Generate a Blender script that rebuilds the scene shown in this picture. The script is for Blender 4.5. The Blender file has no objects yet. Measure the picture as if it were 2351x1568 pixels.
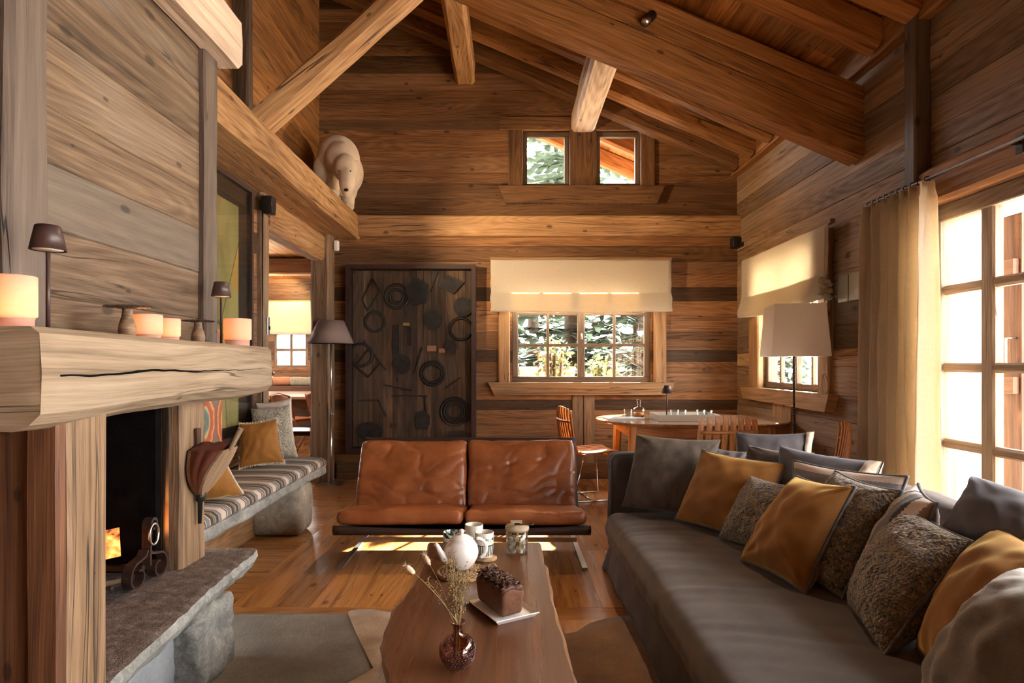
import bpy, math, random
from mathutils import Vector, Matrix, noise
R = random.Random(11)
C = bpy.context.scene.collection
V = Vector
PI = math.pi

# ---------------------------------------------------------------- camera
cam_d = bpy.data.cameras.new('camera')
cam = bpy.data.objects.new('camera', cam_d)
C.objects.link(cam)
cam.location = (0, 0, 1.22)
cam.rotation_euler = (PI / 2, 0, 0)
cam_d.sensor_width = 36.0
cam_d.lens = 36.0 * 1400 / 2351
cam_d.shift_x = 10.5 / 2351
cam_d.shift_y = 54.0 / 2351
cam_d.clip_start = 0.02
bpy.context.scene.camera = cam

# ---------------------------------------------------------------- world, sun, exposure
SC = bpy.context.scene
SC.view_settings.view_transform = 'Standard'
SC.view_settings.look = 'None'
SC.view_settings.gamma = 1.0
SC.view_settings.use_curve_mapping = False
SC.view_settings.exposure = 1.48
W = bpy.data.worlds.new('sky')
SC.world = W
W.use_nodes = True
bg = W.node_tree.nodes['Background']
bg.inputs[0].default_value = (1.0, 0.965, 0.92, 1)
bg.inputs[1].default_value = 9.0
SC.cycles.max_bounces = 8
SC.cycles.diffuse_bounces = 5
SC.cycles.glossy_bounces = 3
SC.cycles.transmission_bounces = 5
SC.cycles.transparent_max_bounces = 10
SC.cycles.sample_clamp_indirect = 6.0
SC.cycles.caustics_reflective = False
SC.cycles.caustics_refractive = False
SC.cycles.use_denoising = True
sl = bpy.data.lights.new('sun', 'SUN')
sl.energy = 40.0
sl.angle = 0.012
sl.color = (1.0, 0.86, 0.68)
sun = bpy.data.objects.new('sun', sl)
C.objects.link(sun)
sun.rotation_euler = V((0.38, 0.84, 0.55)).to_track_quat('Z', 'Y').to_euler()


def portal(name, loc, sx, sy, direction):
    l = bpy.data.lights.new(name, 'AREA')
    l.shape = 'RECTANGLE'
    l.size, l.size_y = sx, sy
    l.cycles.is_portal = True
    o = bpy.data.objects.new(name, l)
    C.objects.link(o)
    o.location = loc
    o.rotation_euler = V(direction).to_track_quat('-Z', 'Z').to_euler()


portal('portal_glass_door', (2.72, 1.0, 1.07), 5.4, 2.2, (-1, 0, 0))
portal('portal_back', (0.8, 6.72, 1.6), 1.5, 1.2, (0, -1, 0))
portal('portal_gable', (0.8, 6.72, 3.43), 1.4, 0.6, (0, -1, 0))
portal('portal_side', (2.62, 5.4, 1.55), 1.3, 1.2, (-1, 0, 0))


def spot(name, loc, target, watts, deg, col=(1, .72, .42), blend=.6, r=.03):
    l = bpy.data.lights.new(name, 'SPOT')
    l.energy = watts
    l.spot_size = math.radians(deg)
    l.spot_blend = blend
    l.color = col
    l.shadow_soft_size = r
    o = bpy.data.objects.new(name, l)
    C.objects.link(o)
    o.location = loc
    o.rotation_euler = (V(target) - V(loc)).to_track_quat('-Z', 'Y').to_euler()


def bulb(name, loc, watts, col=(1, .6, .28), r=.03):
    l = bpy.data.lights.new(name, 'POINT')
    l.energy = watts
    l.color = col
    l.shadow_soft_size = r
    o = bpy.data.objects.new(name, l)
    C.objects.link(o)
    o.location = loc


# ---------------------------------------------------------------- tagging
def tag(o, label=None, cat=None, group=None, kind=None):
    if label: o['label'] = label
    if cat: o['category'] = cat
    if group: o['group'] = group
    if kind: o['kind'] = kind
    return o


def empty(name, loc=(0, 0, 0), rz=0.0, label=None, cat=None, group=None, kind=None):
    o = bpy.data.objects.new(name, None)
    o.empty_display_size = .05
    C.objects.link(o)
    o.location = loc
    o.rotation_euler = (0, 0, rz)
    return tag(o, label, cat, group, kind)


def kids(o):
    return [c for c in C.objects if c.parent == o]


def copy_tree(o, parent=None):
    c = o.copy()
    C.objects.link(c)
    if parent is not None:
        c.parent = parent
    for ch in kids(o):
        copy_tree(ch, c)
    return c


# ---------------------------------------------------------------- mesh builder
class MB:
    def __init__(self):
        self.v, self.f, self.uv, self.t, self.s = [], [], [], [], []
        self.M = None

    def add(self, vs, fs, uvs=None, tint=None, smooth=False):
        b = len(self.v)
        if self.M is not None:
            vs = [self.M @ V(p) for p in vs]
        self.v += [tuple(p) for p in vs]
        tint = tint or (0.5, 0.5, 0.5)
        for k, f in enumerate(fs):
            self.f.append(tuple(b + i for i in f))
            self.uv.append(uvs[k] if uvs else [(0, 0)] * len(f))
            self.t.append(tint)
            self.s.append(smooth)
        return self

    def rt(self, g=None):
        return (R.random(), R.random() if g is None else g, R.random())

    def box(self, x0, x1, y0, y1, z0, z1, ax='x', tint=None, off=None, ch=0.0):
        return self.obox(Matrix.Identity(4), x0, x1, y0, y1, z0, z1, ax, tint, off, ch)

    def obox(self, M, x0, x1, y0, y1, z0, z1, ax='x', tint=None, off=None, ch=0.0):
        ou, ov = off or (R.uniform(0, 50), R.uniform(0, 50))
        if ch > 0:
            # chamfered along the long axis
            A = {'x': (0, 1, 2), 'y': (1, 2, 0), 'z': (2, 0, 1)}[ax]
            lo, hi = (x0, y0, z0), (x1, y1, z1)
            a0, a1 = lo[A[0]], hi[A[0]]
            b0, b1, c0, c1 = lo[A[1]], hi[A[1]], lo[A[2]], hi[A[2]]
            c = min(ch, (b1 - b0) * .45, (c1 - c0) * .45)
            sec = [(b0 + c, c0), (b1 - c, c0), (b1, c0 + c), (b1, c1 - c), (b1 - c, c1), (b0 + c, c1), (b0, c1 - c), (b0, c0 + c)]
            per = [0]
            for i in range(8):
                p, q = sec[i], sec[(i + 1) % 8]
                per.append(per[-1] + math.hypot(p[0] - q[0], p[1] - q[1]))
            vs, fs, uvs = [], [], []
            for a in (a0, a1):
                for (b_, c_) in sec:
                    p = [0, 0, 0]
                    p[A[0]], p[A[1]], p[A[2]] = a, b_, c_
                    vs.append(M @ V(p))
            for i in range(8):
                j = (i + 1) % 8
                fs.append((i, j, 8 + j, 8 + i))
                uvs.append([(ou + a0, ov + per[i]), (ou + a0, ov + per[i + 1]), (ou + a1, ov + per[i + 1]), (ou + a1, ov + per[i])])
            fs.append(tuple(range(7, -1, -1)))
            uvs.append([(ou + sec[i][0] * .2, ov + sec[i][1]) for i in range(7, -1, -1)])
            fs.append(tuple(range(8, 16)))
            uvs.append([(ou + s[0] * .2, ov + s[1]) for s in sec])
            return self.add(vs, fs, uvs, tint or self.rt())
        P = [(x, y, z) for x in (x0, x1) for y in (y0, y1) for z in (z0, z1)]
        F = [(0, 1, 3, 2), (4, 6, 7, 5), (0, 4, 5, 1), (2, 3, 7, 6), (0, 2, 6, 4), (1, 5, 7, 3)]
        nrm = [0, 0, 1, 1, 2, 2]
        ai = 'xyz'.index(ax)
        uvs = []
        for f, n in zip(F, nrm):
            o2 = [i for i in range(3) if i != n]
            if ai in o2:
                ua = ai
                va = [i for i in o2 if i != ai][0]
                uvs.append([(ou + P[i][ua], ov + P[i][va] + n * .37) for i in f])
            else:
                uvs.append([(ou + P[i][o2[0]] * .2, ov + P[i][o2[1]]) for i in f])
        return self.add([M @ V(p) for p in P], F, uvs, tint or self.rt())

    def beam(self, p0, p1, w, h, up=(0, 0, 1), ch=.02, amp=.006, seg=.14, tint=None, fr=2.2, taper=1.0):
        p0, p1 = V(p0), V(p1)
        d = p1 - p0
        L = d.length
        d.normalize()
        s = d.cross(V(up)).normalized()
        u = s.cross(d).normalized()
        a, b, c = w / 2, h / 2, ch
        sec = []
        for (sx, sy) in ((-1, -1), (1, -1), (1, 1), (-1, 1)):
            q = [(sx * a, sy * (b - c)), (sx * (a - c), sy * b)]
            if sx * sy > 0: q.reverse() if (sx, sy) == (1, 1) else None
            sec.append(q)
        loop = [(-a, -b + c), (-a + c, -b), (0, -b), (a - c, -b), (a, -b + c), (a, 0), (a, b - c), (a - c, b), (0, b), (-a + c, b), (-a, b - c), (-a, 0)]
        n = len(loop)
        per = [0]
        for i in range(n):
            p, q = loop[i], loop[(i + 1) % n]
            per.append(per[-1] + math.hypot(p[0] - q[0], p[1] - q[1]))
        k = max(2, int(L / seg) + 1)
        ou, ov = R.uniform(0, 50), R.uniform(0, 50)
        so = V((R.uniform(0, 90), R.uniform(0, 90), 0))
        vs, fs, uvs = [], [], []
        for i in range(k + 1):
            t = i / k
            sc = 1 + (taper - 1) * t
            for (x, y) in loop:
                q = p0 + d * (L * t) + s * (x * sc) + u * (y * sc)
                nz = noise.noise_vector(V((t * L * fr, x * 9, y * 9)) + so)
                q = q + s * (nz.x * amp) + u * (nz.y * amp)
                vs.append(q)
        for i in range(k):
            for j in range(n):
                j2 = (j + 1) % n
                fs.append((i * n + j, (i + 1) * n + j, (i + 1) * n + j2, i * n + j2))
                a0, a1 = ou + L * i / k, ou + L * (i + 1) / k
                uvs.append([(a0, ov + per[j]), (a1, ov + per[j]), (a1, ov + per[j + 1]), (a0, ov + per[j + 1])])
        fs.append(tuple(range(n)))
        uvs.append([(ou + x * .3, ov + y) for x, y in loop])
        fs.append(tuple(k * n + j for j in range(n - 1, -1, -1)))
        uvs.append([(ou + loop[j][0] * .3, ov + loop[j][1]) for j in range(n - 1, -1, -1)])
        return self.add(vs, fs, uvs, tint or self.rt())

    def prism(self, poly, y0, y1, ax='y', tint=None):
        """polygon in the plane across `ax`, extruded from y0 to y1"""
        n = len(poly)
        ou, ov = R.uniform(0, 50), R.uniform(0, 50)

        def pt(a, b, t):
            return {'y': (a, t, b), 'x': (t, a, b), 'z': (a, b, t)}[ax]
        vs = [pt(a, b, y0) for a, b in poly] + [pt(a, b, y1) for a, b in poly]
        fs = [tuple(range(n)), tuple(range(2 * n - 1, n - 1, -1))]
        uvs = [[(ou + a, ov + b) for a, b in poly], [(ou + a, ov + b) for a, b in reversed(poly)]]
        per = 0
        for i in range(n):
            j = (i + 1) % n
            l = math.hypot(poly[i][0] - poly[j][0], poly[i][1] - poly[j][1])
            fs.append((i, n + i, n + j, j))
            uvs.append([(ou + y0, ov + per), (ou + y1, ov + per), (ou + y1, ov + per + l), (ou + y0, ov + per + l)])
            per += l
        return self.add(vs, fs, uvs, tint or self.rt())

    def tube(self, pts, r, n=8, cap=True, tint=None, closed=False):
        pts = [V(p) for p in pts]
        m = len(pts)
        rs = r if isinstance(r, (list, tuple)) else [r] * m
        vs, fs, uvs = [], [], []
        nrm = None
        for i, p in enumerate(pts):
            if closed:
                d = pts[(i + 1) % m] - pts[i - 1]
            else:
                d = pts[min(i + 1, m - 1)] - pts[max(i - 1, 0)]
            if d.length < 1e-9: d = V((0, 0, 1))
            d.normalize()
            if nrm is None:
                nrm = d.orthogonal().normalized()
            nrm = (nrm - d * nrm.dot(d))
            if nrm.length < 1e-6: nrm = d.orthogonal()
            nrm.normalize()
            b = d.cross(nrm)
            for j in range(n):
                a = 2 * PI * j / n
                vs.append(p + (nrm * math.cos(a) + b * math.sin(a)) * rs[i])
        k = m if closed else m - 1
        for i in range(k):
            i2 = (i + 1) % m
            for j in range(n):
                j2 = (j + 1) % n
                fs.append((i * n + j, i * n + j2, i2 * n + j2, i2 * n + j))
                uvs.append([(i * .05, j / n), (i * .05, (j + 1) / n), (i * .05 + .05, (j + 1) / n), (i * .05 + .05, j / n)])
        if cap and not closed:
            fs.append(tuple(range(n - 1, -1, -1)))
            uvs.append([(0, 0)] * n)
            fs.append(tuple((m - 1) * n + j for j in range(n)))
            uvs.append([(0, 0)] * n)
        return self.add(vs, fs, uvs, tint or self.rt(), True)

    def lathe(self, prof, c=(0, 0, 0), n=32, tint=None, smooth=True, sx=1.0, sy=1.0, rot=0.0):
        """prof: list of (radius, z)"""
        c = V(c)
        vs, fs, uvs = [], [], []
        m = len(prof)
        acc = 0
        for i, (r, z) in enumerate(prof):
            for j in range(n):
                a = 2 * PI * j / n + rot
                vs.append(c + V((math.cos(a) * r * sx, math.sin(a) * r * sy, z)))
        for i in range(m - 1):
            for j in range(n):
                j2 = (j + 1) % n
                fs.append((i * n + j, i * n + j2, (i + 1) * n + j2, (i + 1) * n + j))
                uvs.append([(j / n, prof[i][1]), ((j + 1) / n, prof[i][1]), ((j + 1) / n, prof[i + 1][1]), (j / n, prof[i + 1][1])])
        if prof[0][0] > 1e-6:
            fs.append(tuple(range(n - 1, -1, -1)))
            uvs.append([(0, 0)] * n)
        if prof[-1][0] > 1e-6:
            fs.append(tuple((m - 1) * n + j for j in range(n)))
            uvs.append([(0, 0)] * n)
        return self.add(vs, fs, uvs, tint or self.rt(), smooth)

    def ball(self, c, r, nu=16, nv=10, tint=None, amp=0.0, fr=8.0, M=None):
        c = V(c)
        rr = V(r) if hasattr(r, '__len__') else V((r, r, r))
        vs, fs, uvs = [], [], []
        so = V((R.uniform(0, 50), 0, 0))
        for i in range(nv + 1):
            th = PI * i / nv
            for j in range(nu):
                a = 2 * PI * j / nu
                q = V((math.sin(th) * math.cos(a), math.sin(th) * math.sin(a), math.cos(th)))
                k = 1 + (noise.noise(q * fr * .3 + so) * amp if amp else 0)
                q = V((q.x * rr.x, q.y * rr.y, q.z * rr.z)) * k
                if M is not None: q = M @ q
                vs.append(c + q)
        for i in range(nv):
            for j in range(nu):
                j2 = (j + 1) % nu
                fs.append((i * nu + j, (i + 1) * nu + j, (i + 1) * nu + j2, i * nu + j2))
                uvs.append([(j / nu, i / nv), (j / nu, (i + 1) / nv), ((j + 1) / nu, (i + 1) / nv), ((j + 1) / nu, i / nv)])
        return self.add(vs, fs, uvs, tint or self.rt(), True)

    def grid(self, fn, nu, nv, su=1.0, sv=1.0, smooth=True, tint=None, closed_u=False):
        """fn(u,v) with u,v in 0..1"""
        vs, fs, uvs = [], [], []
        for i in range(nu + 1):
            for j in range(nv + 1):
                vs.append(V(fn(i / nu, j / nv)))
        w = nv + 1
        for i in range(nu):
            for j in range(nv):
                fs.append((i * w + j, (i + 1) * w + j, (i + 1) * w + j + 1, i * w + j + 1))
                uvs.append([(su * i / nu, sv * j / nv), (su * (i + 1) / nu, sv * j / nv), (su * (i + 1) / nu, sv * (j + 1) / nv), (su * i / nu, sv * (j + 1) / nv)])
        return self.add(vs, fs, uvs, tint or self.rt(), smooth)

    def rbox(self, c, size, r, n=(8, 8, 8), fn=None, tint=None):
        """rounded box, fn(local point) -> local point after rounding"""
        c, h = V(c), V(size) / 2
        r = min(r, h.x, h.y, h.z)
        vs, fs, uvs, idx = [], [], [], {}
        ou, ov = R.uniform(0, 50), R.uniform(0, 50)

        def vert(p):
            key = tuple(round(x, 5) for x in p)
            if key in idx: return idx[key]
            q = V(p)
            inn = V([max(-h[i] + r, min(h[i] - r, q[i])) for i in range(3)])
            d = q - inn
            if d.length > 1e-9:
                q = inn + d.normalized() * r
            if fn: q = V(fn(q))
            idx[key] = len(vs)
            vs.append(c + q)
            return idx[key]

        def coords(i):
            k = n[i]
            rr = r
            pts = [-h[i], -h[i] + rr * .25, -h[i] + rr * .6]
            inner = h[i] - rr
            for a in range(k + 1):
                pts.append(-inner + 2 * inner * a / k)
            pts += [h[i] - rr * .6, h[i] - rr * .25, h[i]]
            out = []
            for x in sorted(pts):
                if not out or x - out[-1] > 1e-4: out.append(x)
            out[-1] = h[i]
            return out
        cs = [coords(i) for i in range(3)]
        for ax in range(3):
            b, d = [i for i in range(3) if i != ax]
            for sgn in (-1, 1):
                for i in range(len(cs[b]) - 1):
                    for j in range(len(cs[d]) - 1):
                        q = []
                        uq = []
                        for (ii, jj) in ((i, j), (i + 1, j), (i + 1, j + 1), (i, j + 1)):
                            p = [0, 0, 0]
                            p[ax], p[b], p[d] = sgn * h[ax], cs[b][ii], cs[d][jj]
                            q.append(vert(p))
                            uq.append((ou + p[b], ov + p[d]))
                        flip = (sgn > 0) == (ax == 1)
                        if flip:
                            q.reverse()
                            uq.reverse()
                        fs.append(tuple(q))
                        uvs.append(uq)
        return self.add(vs, fs, uvs, tint or self.rt(), True)

    def build(self, name, mat, parent=None, origin=None):
        me = bpy.data.meshes.new(name)
        o = V(origin) if origin is not None else V((0, 0, 0))
        me.from_pydata([tuple(V(p) - o) for p in self.v], [], self.f)
        ul = me.uv_layers.new(name='UVMap')
        flat = []
        for q in self.uv:
            for (a, b) in q: flat += (a, b)
        ul.data.foreach_set('uv', flat)
        at = me.color_attributes.new('tint', 'FLOAT_COLOR', 'CORNER')
        fc = []
        for q, t in zip(self.uv, self.t):
            fc += [t[0], t[1], t[2], 1.0] * len(q)
        at.data.foreach_set('color', fc)
        me.polygons.foreach_set('use_smooth', self.s)
        me.materials.append(mat)
        me.update()
        ob = bpy.data.objects.new(name, me)
        C.objects.link(ob)
        if parent is not None: ob.parent = parent
        ob.location = o
        return ob


def struct(o, label=None):
    o['kind'] = 'structure'
    if label: o['label'] = label
    return o


# ---------------------------------------------------------------- node helper
class G:
    def __init__(self, name):
        self.m = bpy.data.materials.new(name)
        self.m.use_nodes = True
        self.nt = self.m.node_tree
        self.nt.nodes.clear()
        self.out = self.nt.nodes.new('ShaderNodeOutputMaterial')

    def n(self, typ, ins=None, out=0, **props):
        nd = self.nt.nodes.new('ShaderNode' + typ)
        for k, v in props.items(): setattr(nd, k, v)
        for k, v in (ins or {}).items():
            s = nd.inputs[k]
            if isinstance(v, bpy.types.NodeSocket):
                self.nt.links.new(v, s)
            else:
                s.default_value = v
        return nd.outputs[out]

    def math(self, op, a, b=0.0, c=0.0, clamp=False):
        return self.n('Math', {0: a, 1: b, 2: c}, operation=op, use_clamp=clamp)

    def vmul(self, v, s):
        return self.n('VectorMath', {0: v, 1: s}, operation='MULTIPLY')

    def vadd(self, v, s):
        return self.n('VectorMath', {0: v, 1: s}, operation='ADD')

    def noise(self, v, scale=1.0, detail=2.0, rough=.5, dim='2D', out=0):
        return self.n('TexNoise', {'Vector': v, 'Scale': scale, 'Detail': detail, 'Roughness': rough}, out, noise_dimensions=dim)

    def rng(self, v, a, b, c=0.0, d=1.0, smooth=False):
        return self.n('MapRange', {0: v, 1: a, 2: b, 3: c, 4: d}, interpolation_type='SMOOTHSTEP' if smooth else 'LINEAR')

    def mix(self, f, a, b, mode='MIX'):
        nd = self.nt.nodes.new('ShaderNodeMix')
        nd.data_type = 'RGBA'
        nd.blend_type = mode
        for k, v in ((0, f), (6, a), (7, b)):
            s = nd.inputs[k]
            if isinstance(v, bpy.types.NodeSocket): self.nt.links.new(v, s)
            else: s.default_value = (*v, 1) if (k > 0 and len(v) == 3) else v
        return nd.outputs[2]

    def ramp(self, f, stops):
        nd = self.nt.nodes.new('ShaderNodeValToRGB')
        el = nd.color_ramp.elements
        while len(el) < len(stops): el.new(0.5)
        for e, (p, c) in zip(el, stops):
            e.position = p
            e.color = (*c, 1)
        self.nt.links.new(f, nd.inputs[0])
        return nd.outputs[0]

    def uv(self):
        return self.n('UVMap', uv_map='UVMap')

    def obj(self):
        return self.n('TexCoord', out=3)

    def tint(self):
        nd = self.nt.nodes.new('ShaderNodeVertexColor')
        nd.layer_name = 'tint'
        sp = self.nt.nodes.new('ShaderNodeSeparateColor')
        self.nt.links.new(nd.outputs[0], sp.inputs[0])
        return sp.outputs

    def bump(self, h, strength=.3, dist=.004):
        return self.n('Bump', {'Height': h, 'Strength': strength, 'Distance': dist})

    def bsdf(self, **ins):
        nd = self.nt.nodes.new('ShaderNodeBsdfPrincipled')
        for k, v in ins.items():
            k = k.replace('_', ' ')
            s = nd.inputs[k]
            if isinstance(v, bpy.types.NodeSocket): self.nt.links.new(v, s)
            else: s.default_value = (*v, 1) if (s.type == 'RGBA' and len(v) == 3) else v
        return nd.outputs[0]

    def done(self, sh):
        self.nt.links.new(sh, self.out.inputs[0])
        return self.m


def wood(name, dark, mid, light, rough=.62, grey=(.2, .17, .14), greyamt=.5, vary=.5, knots=1.0, crack=1.0, bump=.45, gs=1.0, coat=0.0, spec=.35, crackw=.006):
    g = G(name)
    uv = g.uv()
    t = g.tint()
    w = g.noise(g.vmul(uv, (.7, 2.0, 0)), 1.0, 2)
    wob = g.n('CombineXYZ', {1: g.math('MULTIPLY', g.math('SUBTRACT', w, .5), .07)})
    uv2 = g.vadd(uv, wob)
    g1 = g.noise(g.vmul(uv2, (.8 * gs, 24 * gs, 0)), 1.0, 4, .62)
    g2 = g.noise(g.vmul(uv2, (3.5 * gs, 150 * gs, 0)), 1.0, 2, .6)
    rg = g.noise(g.vmul(uv2, (.40 * gs, 3.6 * gs, 0)), 1.0, 0)
    ring = g.math('PINGPONG', g.math('MULTIPLY', rg, 13.0), .5)
    pat0 = g.noise(g.vmul(uv, (.6, 2.2, 0)), 1.0, 2)
    fac = g.math('ADD', g.math('ADD', g.math('MULTIPLY_ADD', g1, .46, .06), g.math('MULTIPLY', g2, .30)), g.math('ADD', g.math('MULTIPLY', ring, .20), g.math('MULTIPLY', g.math('SUBTRACT', pat0, .5), .28)))
    col = g.ramp(fac, [(.30, dark), (.50, mid), (.74, light)])
    # the weathered patches of old boards
    pat = g.noise(g.vmul(uv, (.8, 3.2, 0)), 1.3, 3, .6)
    ga = g.math('MULTIPLY', g.rng(g.math('ADD', g.math('MULTIPLY', pat, .8), g.math('MULTIPLY', t[1], .6)), .60, .98), greyamt, clamp=True)
    col = g.mix(ga, col, g.mix(.65, col, grey))
    val = g.rng(t[0], 0, 1, 1 - vary, 1 + vary * .75)
    cv = g.n('CombineColor', {0: val, 1: val, 2: val})
    col = g.mix(1.0, col, cv, 'MULTIPLY')
    h = g.math('ADD', g.math('MULTIPLY', g2, .5), g.math('MULTIPLY', g1, .5))
    if knots:
        vn = g.nt.nodes.new('ShaderNodeTexVoronoi')
        vn.voronoi_dimensions = '2D'
        g.nt.links.new(g.vmul(uv2, (2.3, 4.4, 0)), vn.inputs['Vector'])
        vn.inputs['Scale'].default_value = 1.0
        ks = g.nt.nodes.new('ShaderNodeSeparateColor')
        g.nt.links.new(vn.outputs['Color'], ks.inputs[0])
        kd = g.math('ADD', vn.outputs['Distance'], g.math('MULTIPLY', g.math('SUBTRACT', g1, .5), .05))
        rad = g.rng(ks.outputs[0], .45, 1.0, .0, .085)
        km = g.rng(g.math('DIVIDE', kd, g.math('MAXIMUM', rad, .004)), .55, 1.25, 1, 0, True)
        km = g.math('MULTIPLY', km, g.math('GREATER_THAN', ks.outputs[0], .5))
        col = g.mix(g.math('MULTIPLY', km, knots * .70), col, tuple(x * .30 for x in dark))
    if crack:
        cn = g.noise(g.vmul(uv2, (.22, 7, 0)), 1.0, 3, .6)
        gate = g.rng(g.noise(g.vmul(uv, (.5, 2.2, 0)), 1.7, 1), .55, .62)
        cm = g.math('MULTIPLY', g.rng(g.math('ABSOLUTE', g.math('SUBTRACT', cn, .5)), crackw * .3, crackw * 1.1, 1, 0), gate)
        cm = g.math('MULTIPLY', cm, crack, clamp=True)
        col = g.mix(g.math('MULTIPLY', cm, .85), col, tuple(x * .15 for x in dark))
        h = g.math('SUBTRACT', h, g.math('MULTIPLY', cm, 1.6))
    r = g.rng(g1, .2, .8, rough + .1, rough - .1)
    sh = g.bsdf(Base_Color=col, Roughness=r, Normal=g.bump(h, bump, .006), Specular_IOR_Level=spec, Coat_Weight=coat, Coat_Roughness=.22)
    return g.done(sh)


def plain(name, col, rough=.5, metal=0.0, var=0.0, vs=20.0, bump=0.0, bs=60.0, sheen=0.0, sheen_tint=(1, 1, 1), spec=.5, coat=0.0, trans=0.0, ior=1.45, emit=None, es=0.0, detail=3, aniso=(1, 1, 1)):
    g = G(name)
    ob = g.vmul(g.obj(), aniso)
    c = (*col, 1)
    if var:
        nz = g.noise(ob, vs, detail, .6, '3D')
        c = g.mix(g.rng(nz, .3, .7), tuple(x * (1 - var) for x in col), tuple(min(1, x * (1 + var)) for x in col))
    kw = dict(Base_Color=c, Roughness=rough, Metallic=metal, Sheen_Weight=sheen, Sheen_Tint=sheen_tint, Specular_IOR_Level=spec, Coat_Weight=coat, Transmission_Weight=trans, IOR=ior)
    if bump:
        kw['Normal'] = g.bump(g.noise(ob, bs, 3, .6, '3D'), bump, .004)
    if emit:
        kw['Emission_Color'] = (*emit, 1)
        kw['Emission_Strength'] = es
    return g.done(g.bsdf(**kw))


def glass_mat(name, tint=(1, 1, 1), refl=1.0):
    g = G(name)
    bf = g.nt.nodes.new('ShaderNodeNewGeometry').outputs['Backfacing']
    fr = g.n('Fresnel', {'IOR': g.rng(bf, 0, 1, 1.45, 1 / 1.45)})
    tr = g.n('BsdfTransparent', {'Color': (*tint, 1)})
    gl = g.n('BsdfGlossy', {'Color': (1, 1, 1, 1), 'Roughness': .02})
    return g.done(g.n('MixShader', {0: g.math('MULTIPLY', fr, refl), 1: tr, 2: gl}))


def cloth_through(name, col, trans, weave=500, var=.12, tamt=.45, stripe=None):
    """cloth that lets light through"""
    g = G(name)
    ob = g.obj()
    nz = g.noise(g.vmul(ob, (1, 1, .12)), weave * .4, 2, .6, '3D')
    nz2 = g.noise(g.vmul(ob, (.1, .1, 1)), weave * .4, 2, .6, '3D')
    f = g.math('MULTIPLY', g.math('ADD', nz, nz2), .5)
    c = g.mix(g.rng(f, .35, .65), tuple(x * (1 - var) for x in col), tuple(min(1, x * (1 + var)) for x in col))
    d = g.n('BsdfDiffuse', {'Color': c, 'Normal': g.bump(f, .25, .002)})
    t = g.n('BsdfTranslucent', {'Color': (*trans, 1)})
    return g.done(g.n('MixShader', {0: tamt, 1: d, 2: t}))
# ---------------------------------------------------------------- materials
M = {}
M['wall'] = wood('wall_boards', (.055, .022, .008), (.195, .092, .035), (.33, .17, .070), vary=.72, greyamt=.5, grey=(.135, .092, .060), gs=1.6)
M['grey_wall'] = wood('chimney_boards', (.036, .022, .013), (.115, .074, .045), (.215, .152, .101), vary=.35, greyamt=.75, grey=(.20, .175, .15), crack=.9, gs=1.5)
M['side_wall'] = wood('side_boards', (.105, .056, .026), (.315, .187, .098), (.50, .33, .19), vary=.45, greyamt=.75, grey=(.17, .135, .10), gs=1.5)
M['beam'] = wood('old_beam', (.12, .050, .018), (.375, .205, .088), (.57, .36, .18), vary=.2, greyamt=.35, crack=1, crackw=.011, gs=1.5, bump=.7)
M['orange_beam'] = wood('truss_timber', (.09, .034, .010), (.29, .128, .038), (.45, .23, .082), vary=.22, greyamt=.12, crack=1, crackw=.012, gs=1.3)
M['pale_beam'] = wood('mantel_timber', (.115, .074, .045), (.255, .188, .124), (.37, .288, .202), vary=.12, greyamt=.4, grey=(.42, .36, .29), crack=1, crackw=.009, gs=1.2, bump=.35)
M['white_beam'] = wood('limed_and_lit_timber', (.30, .21, .15), (.55, .43, .33), (.75, .66, .57), vary=.12, greyamt=.5, grey=(.55, .52, .48), gs=.8)  # whitish chimney beam; also paints bounce light onto the second purlin
M['dark_post'] = wood('dark_timber', (.030, .018, .012), (.105, .070, .050), (.20, .145, .11), vary=.25, greyamt=.8, grey=(.10, .085, .075))
M['red_post'] = wood('red_timber', (.036, .015, .007), (.115, .047, .021), (.20, .09, .042), vary=.25, greyamt=.2)
M['tan_post'] = wood('tan_timber', (.075, .043, .022), (.22, .136, .076), (.35, .235, .142), vary=.15, greyamt=.45, gs=1.2, bump=.7)
M['ceiling'] = wood('roof_boards', (.13, .045, .010), (.37, .158, .042), (.53, .265, .085), vary=.3, greyamt=.1, crack=.3)
M['floor'] = wood('floor_boards', (.22, .082, .020), (.48, .215, .066), (.64, .34, .125), vary=.30, greyamt=.2, rough=.24, bump=.10, crack=.7, crackw=.004, spec=.5, gs=.8)
M['casing'] = wood('window_casing', (.15, .075, .030), (.34, .19, .085), (.50, .31, .16), vary=.15, greyamt=.3)
M['frame'] = wood('window_frame', (.055, .034, .020), (.155, .100, .062), (.26, .18, .115), vary=.1, greyamt=.5, knots=0, gs=1.5)
M['door_frame'] = wood('door_timber', (.10, .060, .032), (.25, .16, .095), (.38, .26, .17), vary=.1, greyamt=.5, knots=0, gs=1.5)
M['shutter_pale'] = wood('shutter_pale', (.50, .40, .30), (.74, .65, .54), (.86, .80, .72), vary=.08, greyamt=.2)
M['shutter_dark'] = wood('shutter_dark', (.03, .012, .006), (.09, .038, .018), (.16, .075, .038), vary=.2, greyamt=.2)
M['table_slab'] = wood('walnut_slab', (.070, .026, .011), (.118, .046, .020), (.17, .072, .033), vary=.05, greyamt=0, rough=.31, bump=.04, crack=0, gs=.9, spec=.6, knots=0)
M['live_edge'] = wood('slab_edge', (.08, .034, .015), (.19, .090, .042), (.32, .18, .095), vary=.05, greyamt=0, rough=.5, gs=1.2)
M['teak'] = wood('orange_teak', (.22, .085, .025), (.46, .21, .07), (.60, .31, .12), vary=.1, greyamt=0, rough=.38, bump=.12, crack=0, knots=0, gs=1.4)
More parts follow.
